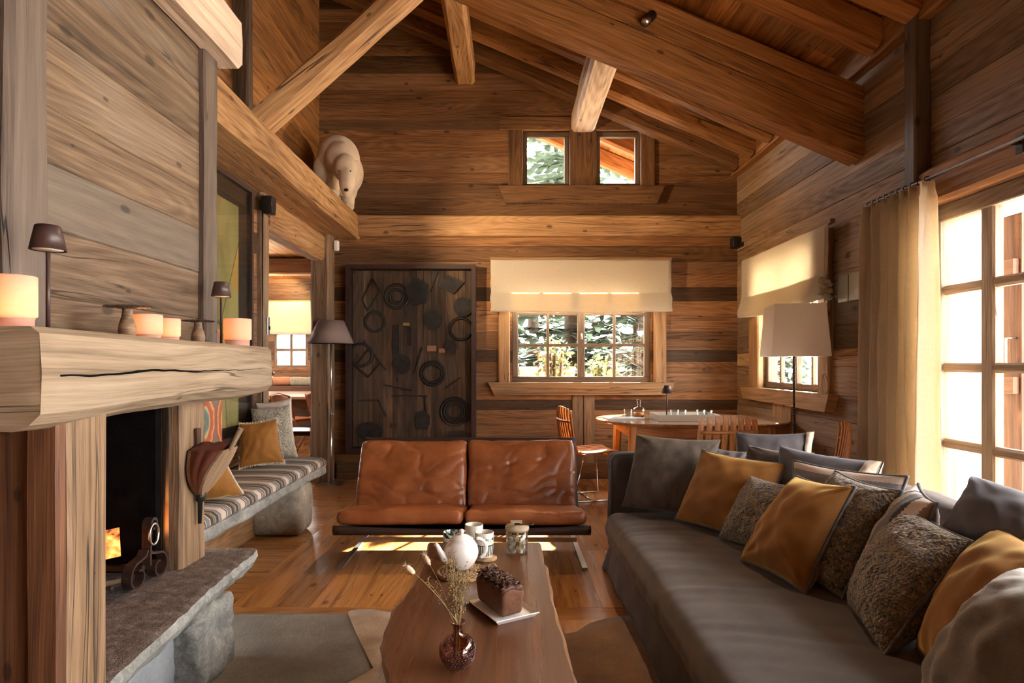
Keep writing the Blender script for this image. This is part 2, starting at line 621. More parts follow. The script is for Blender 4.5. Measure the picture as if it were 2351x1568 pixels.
M['art_panel'] = wood('art_boards', (.018, .011, .007), (.080, .046, .026), (.20, .115, .062), vary=.35, greyamt=.4, grey=(.05, .045, .04), gs=.9)
M['black_metal'] = plain('black_metal', (.012, .011, .011), .45)
M['brown_metal'] = plain('brown_metal', (.045, .024, .022), .42, spec=.5)
M['iron'] = plain('forged_iron', (.055, .032, .026), .5, .6, .3, 40, .3, 80)
M['steel'] = plain('brushed_steel', (.62, .60, .58), .28, 1.0)
M['chrome'] = plain('chrome_wire', (.75, .75, .76), .12, 1.0)
M['art_iron'] = plain('art_iron', (.022, .022, .024), .5, .3, .5, 25, .4, 60)
M['art_frame'] = plain('art_frame', (.030, .014, .012), .5, 0, .3, 30)
M['leather'] = None
M['sling'] = plain('dark_sling', (.035, .017, .012), .55, 0, .2, 60, .2)
M['white_china'] = plain('white_china', (.80, .78, .76), .16, coat=.3)
M['cream_china'] = plain('cream_china', (.68, .65, .56), .2, coat=.2)
M['shade_taupe'] = plain('taupe_shade', (.205, .150, .130), .7, 0, .05, 200, .1, 300)
M['white_plastic'] = plain('white_plastic', (.8, .8, .78), .35)
M['grey_metal'] = plain('bronze_plate', (.26, .23, .17), .38, .6)
M['sofa'] = None
M['glass'] = glass_mat('window_glass')
M['art_glass'] = glass_mat('picture_glass', (.93, .95, .90), .6)
M['clear_glass'] = glass_mat('clear_glass', (.93, .95, .94), 1.2)
M['basket'] = plain('pale_rope', (.66, .58, .46), .8, 0, .2, 120, .6, 120)
M['snow'] = plain('snow', (.66, .69, .74), .8)
M['soot'] = plain('soot', (.004, .0035, .0035), .95, 0, .4, 15, .3, spec=.05)
M['blind'] = cloth_through('linen_blind', (.60, .55, .46), (.80, .70, .52), 500, .10, .38)
M['curtain'] = cloth_through('linen_curtain', (.68, .61, .50), (.90, .77, .57), 600, .12, .42)
M['lamp_shade_white'] = cloth_through('white_shade', (.88, .85, .80), (.90, .86, .80), 900, .03, .35)


def stone(name, a, b, c, rough=.75, sc=9.0, bump=.8, bd=.01):
    g = G(name)
    ob = g.obj()
    n1 = g.noise(ob, sc, 5, .65, '3D')
    n2 = g.noise(ob, sc * 9, 3, .6, '3D')
    col = g.ramp(g.math('ADD', g.math('MULTIPLY', n1, .65), g.math('MULTIPLY', n2, .4)), [(.35, a), (.55, b), (.75, c)])
    h = g.math('ADD', n1, g.math('MULTIPLY', n2, .35))
    return g.done(g.bsdf(Base_Color=col, Roughness=rough, Normal=g.bump(h, bump, bd)))


M['granite'] = stone('grey_granite', (.10, .105, .10), (.24, .245, .235), (.42, .42, .40))
M['hearth_top'] = stone('hearth_stone', (.045, .030, .025), (.155, .112, .096), (.36, .29, .26), .75, 22, 1.0, .014)
M['bench_stone'] = stone('bench_stone', (.17, .155, .125), (.30, .275, .225), (.42, .39, .33), .85, 20, 1.0, .006)
M['smooth_stone'] = stone('smooth_stone', (.25, .27, .29), (.33, .36, .39), (.42, .45, .49), .6, 6, .15)
M['garden_stone'] = stone('garden_stone', (.30, .29, .27), (.46, .45, .42), (.60, .59, .56), .9, 5, .6)


def leather():
    g = G('cognac_leather')
    ob = g.obj()
    n1 = g.noise(ob, 5, 4, .6, '3D')
    vo = g.n('TexVoronoi', {'Vector': ob, 'Scale': 230.0}, 0)
    col = g.ramp(n1, [(.3, (.155, .042, .012)), (.5, (.25, .074, .022)), (.7, (.35, .115, .036))])
    wr = g.noise(g.vmul(ob, (1, 1, 1)), 9, 3, .5, '3D')
    h = g.math('ADD', g.math('MULTIPLY', vo, .12), g.math('ADD', g.math('MULTIPLY', wr, 1.6), g.math('MULTIPLY', g.noise(ob, 26, 3, .6, '3D'), .5)))
    return g.done(g.bsdf(Base_Color=col, Roughness=g.rng(n1, .3, .7, .30, .42), Normal=g.bump(h, .5, .006), Specular_IOR_Level=.55))


M['leather'] = leather()


def fabric(name, a, b, sc=6.0, fine=400.0, rough=.9, sheen=.3, st=(.8, .75, .7), bump=.25, aniso=(1, 1, 1), sr=.5):
    g = G(name)
    ob = g.vmul(g.obj(), aniso)
    n1 = g.noise(ob, sc, 3, .6, '3D')
    n2 = g.noise(ob, fine, 2, .6, '3D')
    f = g.math('ADD', g.math('MULTIPLY', n1, .7), g.math('MULTIPLY', n2, .3))
    col = g.mix(g.rng(f, .35, .65), a, b)
    return g.done(g.bsdf(Base_Color=col, Roughness=rough, Sheen_Weight=sheen, Sheen_Tint=st, Sheen_Roughness=sr, Normal=g.bump(f, bump, .003)))


M['sofa'] = fabric('charcoal_linen', (.044, .035, .032), (.085, .069, .063), 7, 500, .92, .25, (.7, .65, .65), .3, (1, 1, 1))
M['mustard'] = fabric('mustard_velvet', (.195, .073, .007), (.29, .120, .014), 5, 250, .8, .7, (1, .72, .25), .2, sr=.35)
M['fur_dark'] = fabric('taupe_fur', (.045, .033, .025), (.095, .073, .058), 14, 260, .95, .22, (.8, .65, .5), .5, (1, 1, .35))
M['slate'] = fabric('slate_linen', (.060, .056, .064), (.098, .092, .100), 6, 400, .92, .14, (.7, .7, .8), .25)
M['grey_fur'] = fabric('grey_fur', (.085, .074, .068), (.165, .147, .135), 9, 200, .95, .5, (.8, .75, .7), .5)
M['piping'] = fabric('slate_piping', (.075, .080, .095), (.14, .15, .17), 40, 400, .9, .2)
M['fur_tip'] = fabric('pale_fur', (.30, .24, .18), (.55, .47, .38), 30, 300, .95, .5, (1, .9, .8), .5)
M['beige'] = fabric('oat_linen', (.48, .40, .33), (.62, .54, .46), 10, 500, .95, .2)


def boucle(name, base, yellow, dark):
    g = G(name)
    ob = g.obj()
    v1 = g.n('TexVoronoi', {'Vector': g.vadd(ob, g.vmul(g.noise(ob, 30, 2, .5, '3D', 1), (.02, .02, .02))), 'Scale': 110.0}, 0)
    n1 = g.noise(ob, 60, 2, .6, '3D')
    n2 = g.noise(g.vadd(ob, (7, 3, 1)), 70, 2, .6, '3D')
    n3 = g.noise(ob, 240, 2, .6, '3D')
    c = g.mix(g.rng(n3, .3, .7), tuple(x * .6 for x in base), tuple(x * 1.35 for x in base))
    c = g.mix(g.rng(n1, .50, .60), c, yellow)
    c = g.mix(g.rng(n2, .58, .66), c, dark)
    h = g.math('ADD', g.math('MULTIPLY', v1, -1.0), g.math('MULTIPLY', n3, .5))
    return g.done(g.bsdf(Base_Color=c, Roughness=.95, Sheen_Weight=.4, Normal=g.bump(h, .9, .008)))


M['boucle'] = boucle('ochre_boucle', (.150, .125, .100), (.27, .185, .085), (.035, .035, .042))
M['boucle_pale'] = boucle('pale_boucle', (.33, .31, .25), (.46, .42, .30), (.13, .13, .12))


def stripes(name, axis, stops, scale, zig=0.0):
    g = G(name)
    uv = g.uv()
    sp = g.nt.nodes.new('ShaderNodeSeparateXYZ')
    g.nt.links.new(uv, sp.inputs[0])
    a, b = sp.outputs[axis], sp.outputs[1 - axis]
    if zig:
        a = g.math('ADD', a, g.math('MULTIPLY', g.math('PINGPONG', g.math('MULTIPLY', b, 60.0), .5), zig))
    f = g.math('FRACT', g.math('MULTIPLY', a, scale))
    col = g.ramp(f, stops)
    for nd in g.nt.nodes:
        if nd.type == 'VALTORGB': nd.color_ramp.interpolation = 'CONSTANT'
    n = g.noise(g.obj(), 350, 2, .6, '3D')
    col = g.mix(g.rng(n, .3, .7, 0, .35), col, (.10, .095, .09))
    return g.done(g.bsdf(Base_Color=col, Roughness=.95, Normal=g.bump(n, .5, .003)))


CR, BK, GR, TN = (.62, .52, .43), (.035, .032, .034), (.19, .18, .185), (.30, .22, .13)
M['bench_stripe'] = stripes('bench_stripe', 1, [(0, CR), (.20, BK), (.25, CR), (.28, GR), (.44, CR), (.47, BK), (.60, TN), (.64, BK), (.66, TN), (.72, BK), (.84, CR), (.86, GR), (.97, CR)], 4.6, .0025)
M['cushion_stripe'] = stripes('cushion_stripe', 1, [(0, (.55, .44, .36)), (.22, BK), (.26, GR), (.50, BK), (.54, (.60, .50, .42)), (.72, GR), (.90, (.55, .44, .36))], 2.6, .004)
M['cushion_check'] = stripes('cushion_check', 0, [(0, (.62, .54, .50)), (.3, BK), (.36, (.5, .43, .38)), (.45, GR), (.62, BK), (.68, (.60, .50, .44)), (.9, (.20, .11, .06))], 3.2, .01)


def hide(name, a, b, c, sc=2.0):
    g = G(name)
    ob = g.obj()
    n1 = g.noise(ob, sc, 3, .6, '3D')
    n2 = g.noise(g.vmul(ob, (1, .25, 1)), 160, 3, .7, '3D')
    col = g.ramp(n1, [(.36, a), (.5, b), (.64, c)])
    col = g.mix(g.rng(n2, .3, .7, 0, .5), col, tuple(x * .35 for x in b))
    return g.done(g.bsdf(Base_Color=col, Roughness=.9, Sheen_Weight=.3, Normal=g.bump(n2, .7, .006)))


M['rug_grey'] = hide('grey_hide', (.115, .095, .068), (.17, .142, .105), (.235, .20, .15), 4)
M['hide_pale'] = hide('pale_hide', (.26, .13, .06), (.52, .36, .23), (.74, .66, .56), 2.2)
M['hide_brown'] = hide('brown_hide', (.15, .075, .034), (.25, .13, .062), (.36, .21, .11), 2.5)

# ---------------------------------------------------------------- plank walls


def plank_rows(z0, z1, lo=.12, hi=.21, rnd=None):
    rnd = rnd or R
    zs = [z0]
    while zs[-1] < z1 - 1e-6:
        zs.append(min(z1, zs[-1] + rnd.uniform(lo, hi)))
    if len(zs) > 2 and zs[-1] - zs[-2] < .06: zs.pop(-2)
    return zs


def plank_wall(name, mat, plane, pos, u0, u1, z0, z1, inward, holes=(), th=.14, lo=.12, hi=.21, seed=1, jit=.006, joint=None, g=None):
    """plane 'y': wall across Y at pos (u along X); plane 'x': wall across X (u along Y). inward: +1/-1 room side along the normal."""
    rnd = random.Random(seed)
    mb = MB()
    ax = 'x' if plane == 'y' else 'y'
    zs = plank_rows(z0, z1, lo, hi, rnd)
    for a, b in zip(zs, zs[1:]):
        cuts = sorted(set([a, b] + [h for H in holes for h in (H[2], H[3]) if a < h < b]))
        segs0 = [(u0, u1)]
        if joint:
            q = rnd.uniform(u0 + .8, u1 - .8)
            segs0 = [(u0, q), (q, u1)]
        for s0, s1 in segs0:
            j = rnd.uniform(0, jit)
            tint = (rnd.random(), rnd.random() if g is None else g, rnd.random())
            off = (rnd.uniform(0, 50), rnd.uniform(0, 50))
            for c, d in zip(cuts, cuts[1:]):
                parts = [(s0, s1)]
                for H in holes:
                    if H[2] < d - 1e-6 and H[3] > c + 1e-6:
                        nx = []
                        for p, q in parts:
                            if H[1] <= p or H[0] >= q:
                                nx.append((p, q))
                                continue
                            if H[0] > p: nx.append((p, H[0]))
                            if H[1] < q: nx.append((H[1], q))
                        parts = nx
                for p, q in parts:
                    f0, f1 = pos + inward * j, pos - inward * th
                    lo_, hi_ = min(f0, f1), max(f0, f1)
                    chm = .004 if (c == a and d == b) else 0
                    if plane == 'y': mb.box(p, q, lo_, hi_, c, d, 'x', tint, off, chm)
                    else: mb.box(lo_, hi_, p, q, c, d, 'y', tint, off, chm)
    return struct(mb.build(name, mat))


def zr(x):
    """underside of the rafters"""
    return 3.25 + .43 * (2.40 - x)


# back wall with two upper windows and one lower
H_BACK = [(.05, 1.55, 1.03, 2.18), (.164, .667, 3.136, 3.737), (.953, 1.432, 3.136, 3.737)]
plank_wall('wall_back', M['wall'], 'y', 6.57, -2.10, 2.62, 0, 5.6, -1, H_BACK, .16, .10, .20, 3)
H_RIGHT = [(4.74, 5.96, 1.0, 2.2), (-1.7, 3.60, 0, 2.14)]
plank_wall('wall_right', M['side_wall'], 'x', 2.48, -3.2, 6.57, 0, 3.30, -1, H_RIGHT, .16, .13, .22, 5, .007)
plank_wall('wall_upper_left', M['orange_beam'], 'x', -2.03, 2.6, 6.57, 2.84, 5.6, 1, (), .12, .13, .22, 8)  # orange timber paints the warm light into this wall's colour
plank_wall('wall_left', M['wall'], 'x', -1.95, 2.70, 4.74, 0, 2.57, 1, (), .12, .13, .2, 9)
plank_wall('wall_chimney', M['grey_wall'], 'x', -1.38, 1.66, 2.78, 1.05, 5.2, 1, (), .5, .15, .24, 21, .004, g=None)
plank_wall('wall_near_left', M['grey_wall'], 'x', -2.6, -3.2, 1.75, 0, 5.6, 1, (), .12, .15, .22, 13)
plank_wall('wall_rear', M['side_wall'], 'y', -3.2, -2.7, 2.62, 0, 5.4, 1, (), .14, .15, .22, 15)
mb = MB()
mb.box(-2.7, -1.95, 1.72, 1.84, 0, 5.4, 'x')
struct(mb.build('wall_chimney_side', M['dark_post']))
mb = MB()
mb.box(-2.02, -1.88, 2.66, 2.78, 1.05, 5.2, 'z')
struct(mb.build('wall_chimney_return', M['grey_wall']))

# ------------------------------------------------- floor
mb = MB()
x = -1.19
rf = random.Random(4)
while x < 2.6:
    w = rf.choice([.16, .19, .22, .25])
    y = -3.2 + rf.uniform(-1.5, 0)
    while y < 2.92:
        y2 = min(2.92, y + rf.uniform(1.6, 2.8))
        mb.box(x, min(2.64, x + w), max(y, -3.2), y2, -.06, 0, 'y', (rf.random(), rf.random() * .6, 0), None, .0012)
        y = y2
    y = 3.07 - rf.uniform(0, 1.5)
    while y < 6.7:
        y2 = min(6.7, y + rf.uniform(1.6, 2.8))
        mb.box(x, min(2.64, x + w), max(y, 3.07), y2, -.06, 0, 'y', (rf.random(), rf.random() * .6, 0), None, .0012)
        y = y2
    x += w
mb.box(-2.6, 2.64, 2.92, 3.07, -.06, 0, 'x', (.35, .2, 0), None, .0012)
mb.box(-1.40, -1.19, 3.07, 6.7, -.06, 0, 'y', (.75, .5, 0), None, .0012)
y = -3.2
while y < 6.7:
    w = rf.choice([.16, .19, .22])
    if not (2.9 < y + w and y < 3.09):
        mb.box(-2.6, -1.40 if y > 3 else -1.19, y, y + w, -.06, 0, 'x', (rf.random() * .6, rf.random() * .4, 0), None, .0012)
    y += w
x = -6.6
while x < -2.0:
    w = rf.choice([.16, .19, .22])
    mb.box(x, x + w, 4.5, 11.6, -.06, -.0005, 'y', (rf.random(), rf.random() * .5, 0), None, .0012)
    x += w
mb.box(-6.7, 2.64, -3.3, 11.7, -.12, -.06, 'x')
struct(mb.build('floor', M['floor']))

# ------------------------------------------------- roof: boards, rafters, purlins, plate, truss
mb = MB()
x = -3.4
rr = random.Random(6)
while x < 3.35:
    w = rr.uniform(.15, .21)
    x2 = x + w
    j = rr.uniform(0, .004)
    za, zb = zr(x) + .215 - j, zr(x2) + .215 - j
    y = -3.4
    while y < 8.05:
        y2 = min(8.05, y + rr.uniform(2.2, 4.0))
        mb.prism([(x + .002, za), (x2 - .002, zb), (x2 - .002, zb + .05), (x + .002, za + .05)], y, y2, 'y', (rr.random(), rr.random() * .5, 0))
        y = y2
    x = x2
mb.prism([(-3.45, zr(-3.45) + .262), (3.4, zr(3.4) + .262), (3.4, zr(3.4) + .32), (-3.45, zr(-3.45) + .32)], -3.45, 8.08, 'y')
struct(mb.build('ceiling', M['ceiling']))
mb = MB()
mb.box(-3.45, -3.3, -3.4, 8.0, 5.0, 6.2, 'y')
mb.box(-3.4, -2.0, -3.3, -3.2, 4.5, 6.0, 'x')
mb.box(-6.6, -2.03, 6.45, 6.57, 2.9, 6.2, 'x')
mb.box(-3.35, -2.6, 1.75, 1.84, 2.5, 6.2, 'x')
mb.box(-3.35, -2.05, 1.84, 6.5, 2.86, 2.92, 'y')
struct(mb.build('wall_loft', M['dark_post']))

for i, (yy, col) in enumerate([(6.40, 'wall'), (5.97, 'orange_beam'), (5.56, 'orange_beam'), (5.12, 'orange_beam'), (4.68, 'orange_beam'), (3.98, 'ceiling'), (3.60, 'ceiling'), (3.15, 'ceiling'), (2.7, 'ceiling'), (2.2, 'ceiling'), (7.1, 'ceiling'), (7.8, 'ceiling')]):
    mb = MB()
    xe = 2.42 if yy < 6.6 else 3.3
    hh = .20
    mb.beam((xe, yy, zr(xe) + .109), (-3.1, yy, zr(-3.1) + .109), .14 if yy > 6.5 else .15, hh, ch=.025, amp=.007, tint=(R.uniform(.2, .8), R.random() * .5, 0), seg=.22)
    struct(mb.build('roof_rafter', M[col]), 'rafter under the roof boards')
for px_, zb_, w_, h_, mat in ((-.455, 4.24, .21, .24, 'beam'), (.81, 3.715, .25, .23, 'white_beam')):  # second purlin's pale timber has its bright bounce light put into the colour
    mb = MB()
    mb.beam((px_, 4.30, zb_ + h_ / 2), (px_, 6.62, zb_ + h_ / 2), w_, h_, ch=.03, amp=.010, tint=(.6, .2, 0))
    struct(mb.build('roof_purlin', M[mat]))
mb = MB()
mb.beam((2.445, -3.2, 3.35), (2.445, 6.56, 3.35), .085, .22, ch=.008, amp=.003, tint=(.6, .2, 0), seg=.3)
struct(mb.build('wall_plate', M['orange_beam']))

t = empty('roof_truss', (2.48, 4.31, 2.64), kind='structure', label='stacked timber truss crossing under the roof')
b0 = 0.0
ang = math.atan(.418)
for hgt, dz in ((.254, 0), (.136, .257), (.115, .396)):
    mb = MB()
    zc = 2.64 + dz + hgt / 2
    L_ = 4.2
    mb.beam((0.02, 0, zc - 2.64 + -.008), (-L_, 0, zc - 2.64 + .418 * L_), .165, hgt * math.cos(ang), ch=.010, amp=.004, seg=.18, tint=(.55 + dz * .3, .15, 0))
    mb.build('truss_beam', M['orange_beam'], t)
mb = MB()
mb.beam((-1.70, 4.10, 2.80), (-.05, 4.10, 4.285), .17, .175, up=(0, 1, 0), ch=.035, amp=.012, tint=(.62, .4, 0), fr=2.5)
struct(mb.build('roof_brace', M['beam']))

# ------------------------------------------------- timber frame of the side walls
mb = MB()
mb.beam((-1.81, 2.72, 2.695), (-1.81, 6.60, 2.695), .45, .25, ch=.022, amp=.008, tint=(.62, .3, 0), seg=.18)
struct(mb.build('ceiling_beam', M['beam']))
mb = MB()
mb.beam((-1.975, 4.86, 2.435), (-1.975, 6.56, 2.435), .17, .27, ch=.03, amp=.012, tint=(.5, .4, 0))
struct(mb.build('opening_lintel', M['beam']))
mb = MB()
mb.beam((-1.94, 6.40, 0), (-1.94, 6.40, 2.58), .20, .20, up=(0, 1, 0), ch=.022, amp=.011, tint=(.45, .4, 0))
struct(mb.build('opening_post', M['tan_post']))
mb = MB()
mb.beam((-1.985, 4.82, 0), (-1.985, 4.82, 2.58), .16, .13, up=(0, 1, 0), ch=.02, amp=.008, tint=(.55, .4, 0))
struct(mb.build('door_post', M['tan_post']))
mb = MB()
mb.beam((-1.99, 4.54, 2.8), (-1.99, 4.54, 5.6), .16, .10, up=(0, 1, 0), ch=.015, amp=.004, tint=(.3, .5, 0))
struct(mb.build('loft_post', M['dark_post']))
mb = MB()
mb.beam((-1.325, 1.2, 2.745), (-1.325, 2.90, 2.745), .13, .235, ch=.02, amp=.008, tint=(.6, .5, 0))
struct(mb.build('chimney_beam', M['white_beam']))
mb = MB()
mb.beam((-1.385, 2.78, 1.31), (-1.385, 2.78, 2.66), .075, .12, up=(0, 1, 0), ch=.008, amp=.006, tint=(.4, .8, 0))
struct(mb.build('chimney_trim', M['dark_post']))
mb = MB()
mb.beam((-1.43, 1.705, 1.31), (-1.43, 1.705, 5.2), .20, .155, up=(0, 1, 0), ch=.018, amp=.008, tint=(.7, .9, 0))
struct(mb.build('chimney_post', M['dark_post']))
mb = MB()
mb.beam((-1.60, 6.535, 2.705), (2.48, 6.535, 2.705), .13, .225, ch=.018, amp=.006, tint=(.5, .4, 0), seg=.2)
struct(mb.build('wall_beam', M['beam']))
mb = MB()
mb.beam((2.43, 3.615, 2.28), (2.43, 3.615, 3.26), .10, .10, up=(0, 1, 0), ch=.010, amp=.004, tint=(.5, .7, 0))
struct(mb.build('wall_post', M['dark_post']))
mb = MB()
mb.box(-1.83, 2.48, 6.53, 6.575, 0, .17, 'x', (.4, .5, 0), None, .006)
struct(mb.build('baseboard_back', M['wall']))
mb = MB()
mb.box(2.44, 2.485, 3.62, 6.53, 0, .17, 'y', (.4, .5, 0), None, .006)
struct(mb.build('baseboard_right', M['side_wall']))
mb = MB()
mb.box(.695, .815, 6.545, 6.58, .17, .90, 'z', (.35, .8, 0), None, .006)
mb.box(.819, .935, 6.540, 6.58, .17, .90, 'z', (.5, .8, 0), None, .006)
struct(mb.build('trim_1', M['side_wall']))
mb = MB()
mb.box(2.44, 2.49, 5.25, 5.62, .17, .89, 'z', (.9, .3, 0), None, .008)
struct(mb.build('trim_2', M['casing']))
# ---------------------------------------------------------------- windows
def box_obj(name, mat, b, parent=None, ax='x', ch=.004, tint=None):
    mb = MB()
    mb.box(*b, ax, tint, None, ch)
    return mb.build(name, mat, parent)


def window(name, plane, pos, u0, u1, z0, z1, cols, rows, fw=.055, bar=.028, mat='frame', sash_gap=None, out=1, depth=.05, label=None, mid=.075):
    """plane 'y' or 'x'; pos = inner face; out=+1 outward"""
    t = empty(name, kind='structure', label=label)

    def bx(mb, a, b, c, d, e0, e1, ax):
        lo, hi = sorted((pos + out * e0, pos + out * e1))
        if plane == 'y': mb.box(a, b, lo, hi, c, d, 'x' if ax == 'u' else 'z', (.5, .6, 0), None, .005)
        else: mb.box(lo, hi, a, b, c, d, 'y' if ax == 'u' else 'z', (.5, .6, 0), None, .005)
    mb = MB()
    bx(mb, u0, u1, z0, z0 + fw, 0, depth, 'u')
    bx(mb, u0, u1, z1 - fw, z1, 0, depth, 'u')
    bx(mb, u0, u0 + fw, z0 + fw, z1 - fw, 0, depth, 'z')
    bx(mb, u1 - fw, u1, z0 + fw, z1 - fw, 0, depth, 'z')
    if cols == 4: bx(mb, (u0 + u1) / 2 - mid / 2, (u0 + u1) / 2 + mid / 2, z0 + fw, z1 - fw, -.004, depth, 'z')
    mb.build('frame', M[mat], t)
    leaves = [(u0 + fw, u1 - fw, cols)] if cols != 4 else [(u0 + fw, (u0 + u1) / 2 - mid / 2, 2), ((u0 + u1) / 2 + mid / 2, u1 - fw, 2)]
    for a, b, n in leaves:
        if n > 1 or rows > 1:
            mb = MB()
            for i in range(1, n):
                c = a + (b - a) * i / n
                bx(mb, c - bar / 2, c + bar / 2, z0 + fw, z1 - fw, .004, depth - .008, 'z')
            for j in range(1, rows):
                c = z0 + fw + (z1 - z0 - 2 * fw) * j / rows
                bx(mb, a, b, c - bar / 2, c + bar / 2, .006, depth - .01, 'u')
            mb.build('glazing_bars', M[mat], t)
        mb = MB()
        p = pos + out * (depth * .55)
        lo, hi = p - .002, p + .002
        if plane == 'y': mb.box(a, b, lo, hi, z0 + fw, z1 - fw)
        else: mb.box(lo, hi, a, b, z0 + fw, z1 - fw)
        mb.build('pane', M['glass'], t)
    return t


w1 = window('window_1', 'y', 6.61, .05, 1.55, 1.03, 2.18, 4, 3, .065, .03, label='four-light timber window under the linen blind')
mb = MB()
mb.box(-.10, .028, 6.525, 6.60, 1.03, 2.30, 'z', (.6, .3, 0), None, .012)
mb.build('casing', M['casing'], w1)
mb = MB()
mb.box(1.572, 1.704, 6.525, 6.60, 1.03, 2.30, 'z', (.6, .3, 0), None, .012)
mb.build('casing', M['casing'], w1)
mb = MB()
mb.prism([(-.205, 1.035), (1.785, 1.035), (1.72, .90), (-.14, .90)], 6.49, 6.61, 'y', (.45, .4, 0))
mb.build('sill', M['casing'], w1)
mb = MB()
mb.tube([(.80, 6.605, 1.50), (.80, 6.575, 1.50), (.80, 6.57, 1.56)], .008, 8)
mb.lathe([(.012, 0), (.012, .008)], (.80, 6.598, 1.50), 12)
mb.build('handle', M['steel'], w1)

for nm, a, b in (('window_2', .164, .667), ('window_3', .953, 1.432)):
    w2 = window(nm, 'y', 6.60, a, b, 3.136, 3.737, 1, 1, .05, label='small square gable window')
mb = MB()
mb.box(.012, .166, 6.535, 6.60, 3.13, 3.74, 'z', (.35, .5, 0), None, .008)
mb.box(.666, .955, 6.535, 6.60, 3.13, 3.74, 'z', (.3, .5, 0), None, .008)
mb.box(1.43, 1.585, 6.535, 6.60, 3.13, 3.70, 'z', (.4, .5, 0), None, .008)
mb.box(-.08, 1.53, 6.53, 6.60, 3.737, 3.885, 'x', (.4, .3, 0), None, .008)
mb.prism([(-.10, 3.135), (1.68, 3.135), (1.60, 2.95), (-.02, 2.95)], 6.50, 6.60, 'y', (.3, .3, 0))
struct(mb.build('trim_3', M['wall']))

w4 = window('window_4', 'x', 2.52, 4.74, 5.96, 1.0, 2.2, 4, 3, .06, .028, label='timber side window behind the white lampshade')
for a, b in ((4.63, 4.80), (5.94, 6.16)):
    mb = MB()
    mb.box(2.435, 2.50, a, b, .99, 2.26, 'z', (.6, .3, 0), None, .012)
    mb.build('casing', M['casing'], w4)
mb = MB()
mb.prism([(4.56, 1.0), (6.30, 1.0), (6.22, .88), (4.62, .86)], 2.40, 2.50, 'x', (.5, .4, 0))
mb.build('sill', M['casing'], w4)

# glazed garden door along the right wall, run on out of view for more daylight
d1 = empty('door_1', kind='structure', label='tall glazed timber garden door')
P0 = 2.54
mb = MB()
mb.box(2.50, 2.60, 3.525, 3.60, 0, 2.14, 'z', (.5, .7, 0), None, .006)
mb.box(2.50, 2.60, -1.7, 3.60, 2.045, 2.14, 'y', (.5, .7, 0), None, .006)
mb.box(2.50, 2.60, -1.7, 3.60, 0, .06, 'y', (.5, .7, 0), None, .006)
mb.build('frame', M['door_frame'], d1)
stiles = [3.21, 2.56, 2.50, 1.85, 1.79, 1.14, 1.08, .43, .37, -.28, -.34, -1.0, -1.66]
ys = [3.525]
mb = MB()
for s in (3.20, 2.90, 2.54, 2.24, 1.88, 1.58, 1.22, .92, .56, .26, -.1, -.4, -.76, -1.1, -1.5):
    wide = .09 if s in (3.20, 2.54, 1.88, 1.22, .56, -.1, -.76) else .035
    mb.box(2.515, 2.575, s - wide / 2, s + wide / 2, .06, 2.045, 'z', (.5, .6, 0), None, .010)
mb.build('stile', M['door_frame'], d1)
for z in (.33, .77, 1.205, 1.65):
    mb = MB()
    mb.box(2.518, 2.572, -1.7, 3.53, z - .026, z + .026, 'y', (.5, .6, 0), None, .012)
    mb.build('rail', M['door_frame'], d1)
mb = MB()
mb.box(2.540, 2.545, -1.7, 3.53, .06, 2.045)
mb.build('pane', M['glass'], d1)
mb = MB()
mb.beam((2.455, -1.9, 2.245), (2.455, 3.70, 2.245), .10, .21, ch=.02, amp=.006, tint=(.45, .3, 0), seg=.25)
struct(mb.build('door_lintel', M['orange_beam']))

# ---------------------------------------------------------------- roman blinds
def blind(plane, pos, u0, u1, z0, z1, inward, label, cat='blind', folds=True, skew=0.0, sag=.012, name='roman_blind', seed=0.0, mat='blind'):
    """folded linen blind hanging off a batten; pos = wall face"""
    t = empty(name, label=label, cat=cat)
    prof = [(0.030, z1), (.036, z1 - .02), (.036, z0 + .26), (.040, z0 + .20), (.062, z0 + .12), (.080, z0 + .05), (.078, z0 + .012), (.066, z0), (.050, z0 + .010), (.046, z0 + .06), (.042, z0 + .14), (.034, z0 + .20)]
    m = len(prof) - 1

    def fn(u, v):
        k = v * m
        i = min(int(k), m - 1)
        f = k - i
        d = prof[i][0] * (1 - f) + prof[i + 1][0] * f
        z = prof[i][1] * (1 - f) + prof[i + 1][1] * f
        low = max(0.0, 1 - (z - z0) / (z1 - z0))
        wv = noise.noise(V((u * 5 + seed, z * 3, 1.3 + seed)))
        d += .010 * wv * low
        z += -sag * math.sin(u * PI) * low + skew * (u - .5) * low + .004 * noise.noise(V((u * 9, 3.1 + seed, z)))
        uu = u0 + (u1 - u0) * u + (u - .5) * .012 * low * math.sin(z * 40)
        p = pos + inward * (d + .012)
        return (uu, p, z) if plane == 'y' else (p, uu, z)
    mb = MB()
    mb.grid(fn, 44, 48, u1 - u0, 1.0)
    o = mb.build('cloth', M[mat], t)
    sd = o.modifiers.new('thick', 'SOLIDIFY')
    sd.thickness = .0015
    mb = MB()
    a, b = sorted((pos + inward * .002, pos + inward * .038))
    if plane == 'y': mb.box(u0 - .01, u1 + .01, a, b, z1 - .005, z1 + .030, 'x', None, None, .004)
    else: mb.box(a, b, u0 - .01, u1 + .01, z1 - .005, z1 + .030, 'y', None, None, .004)
    mb.build('batten', M['casing'], t)
    return t


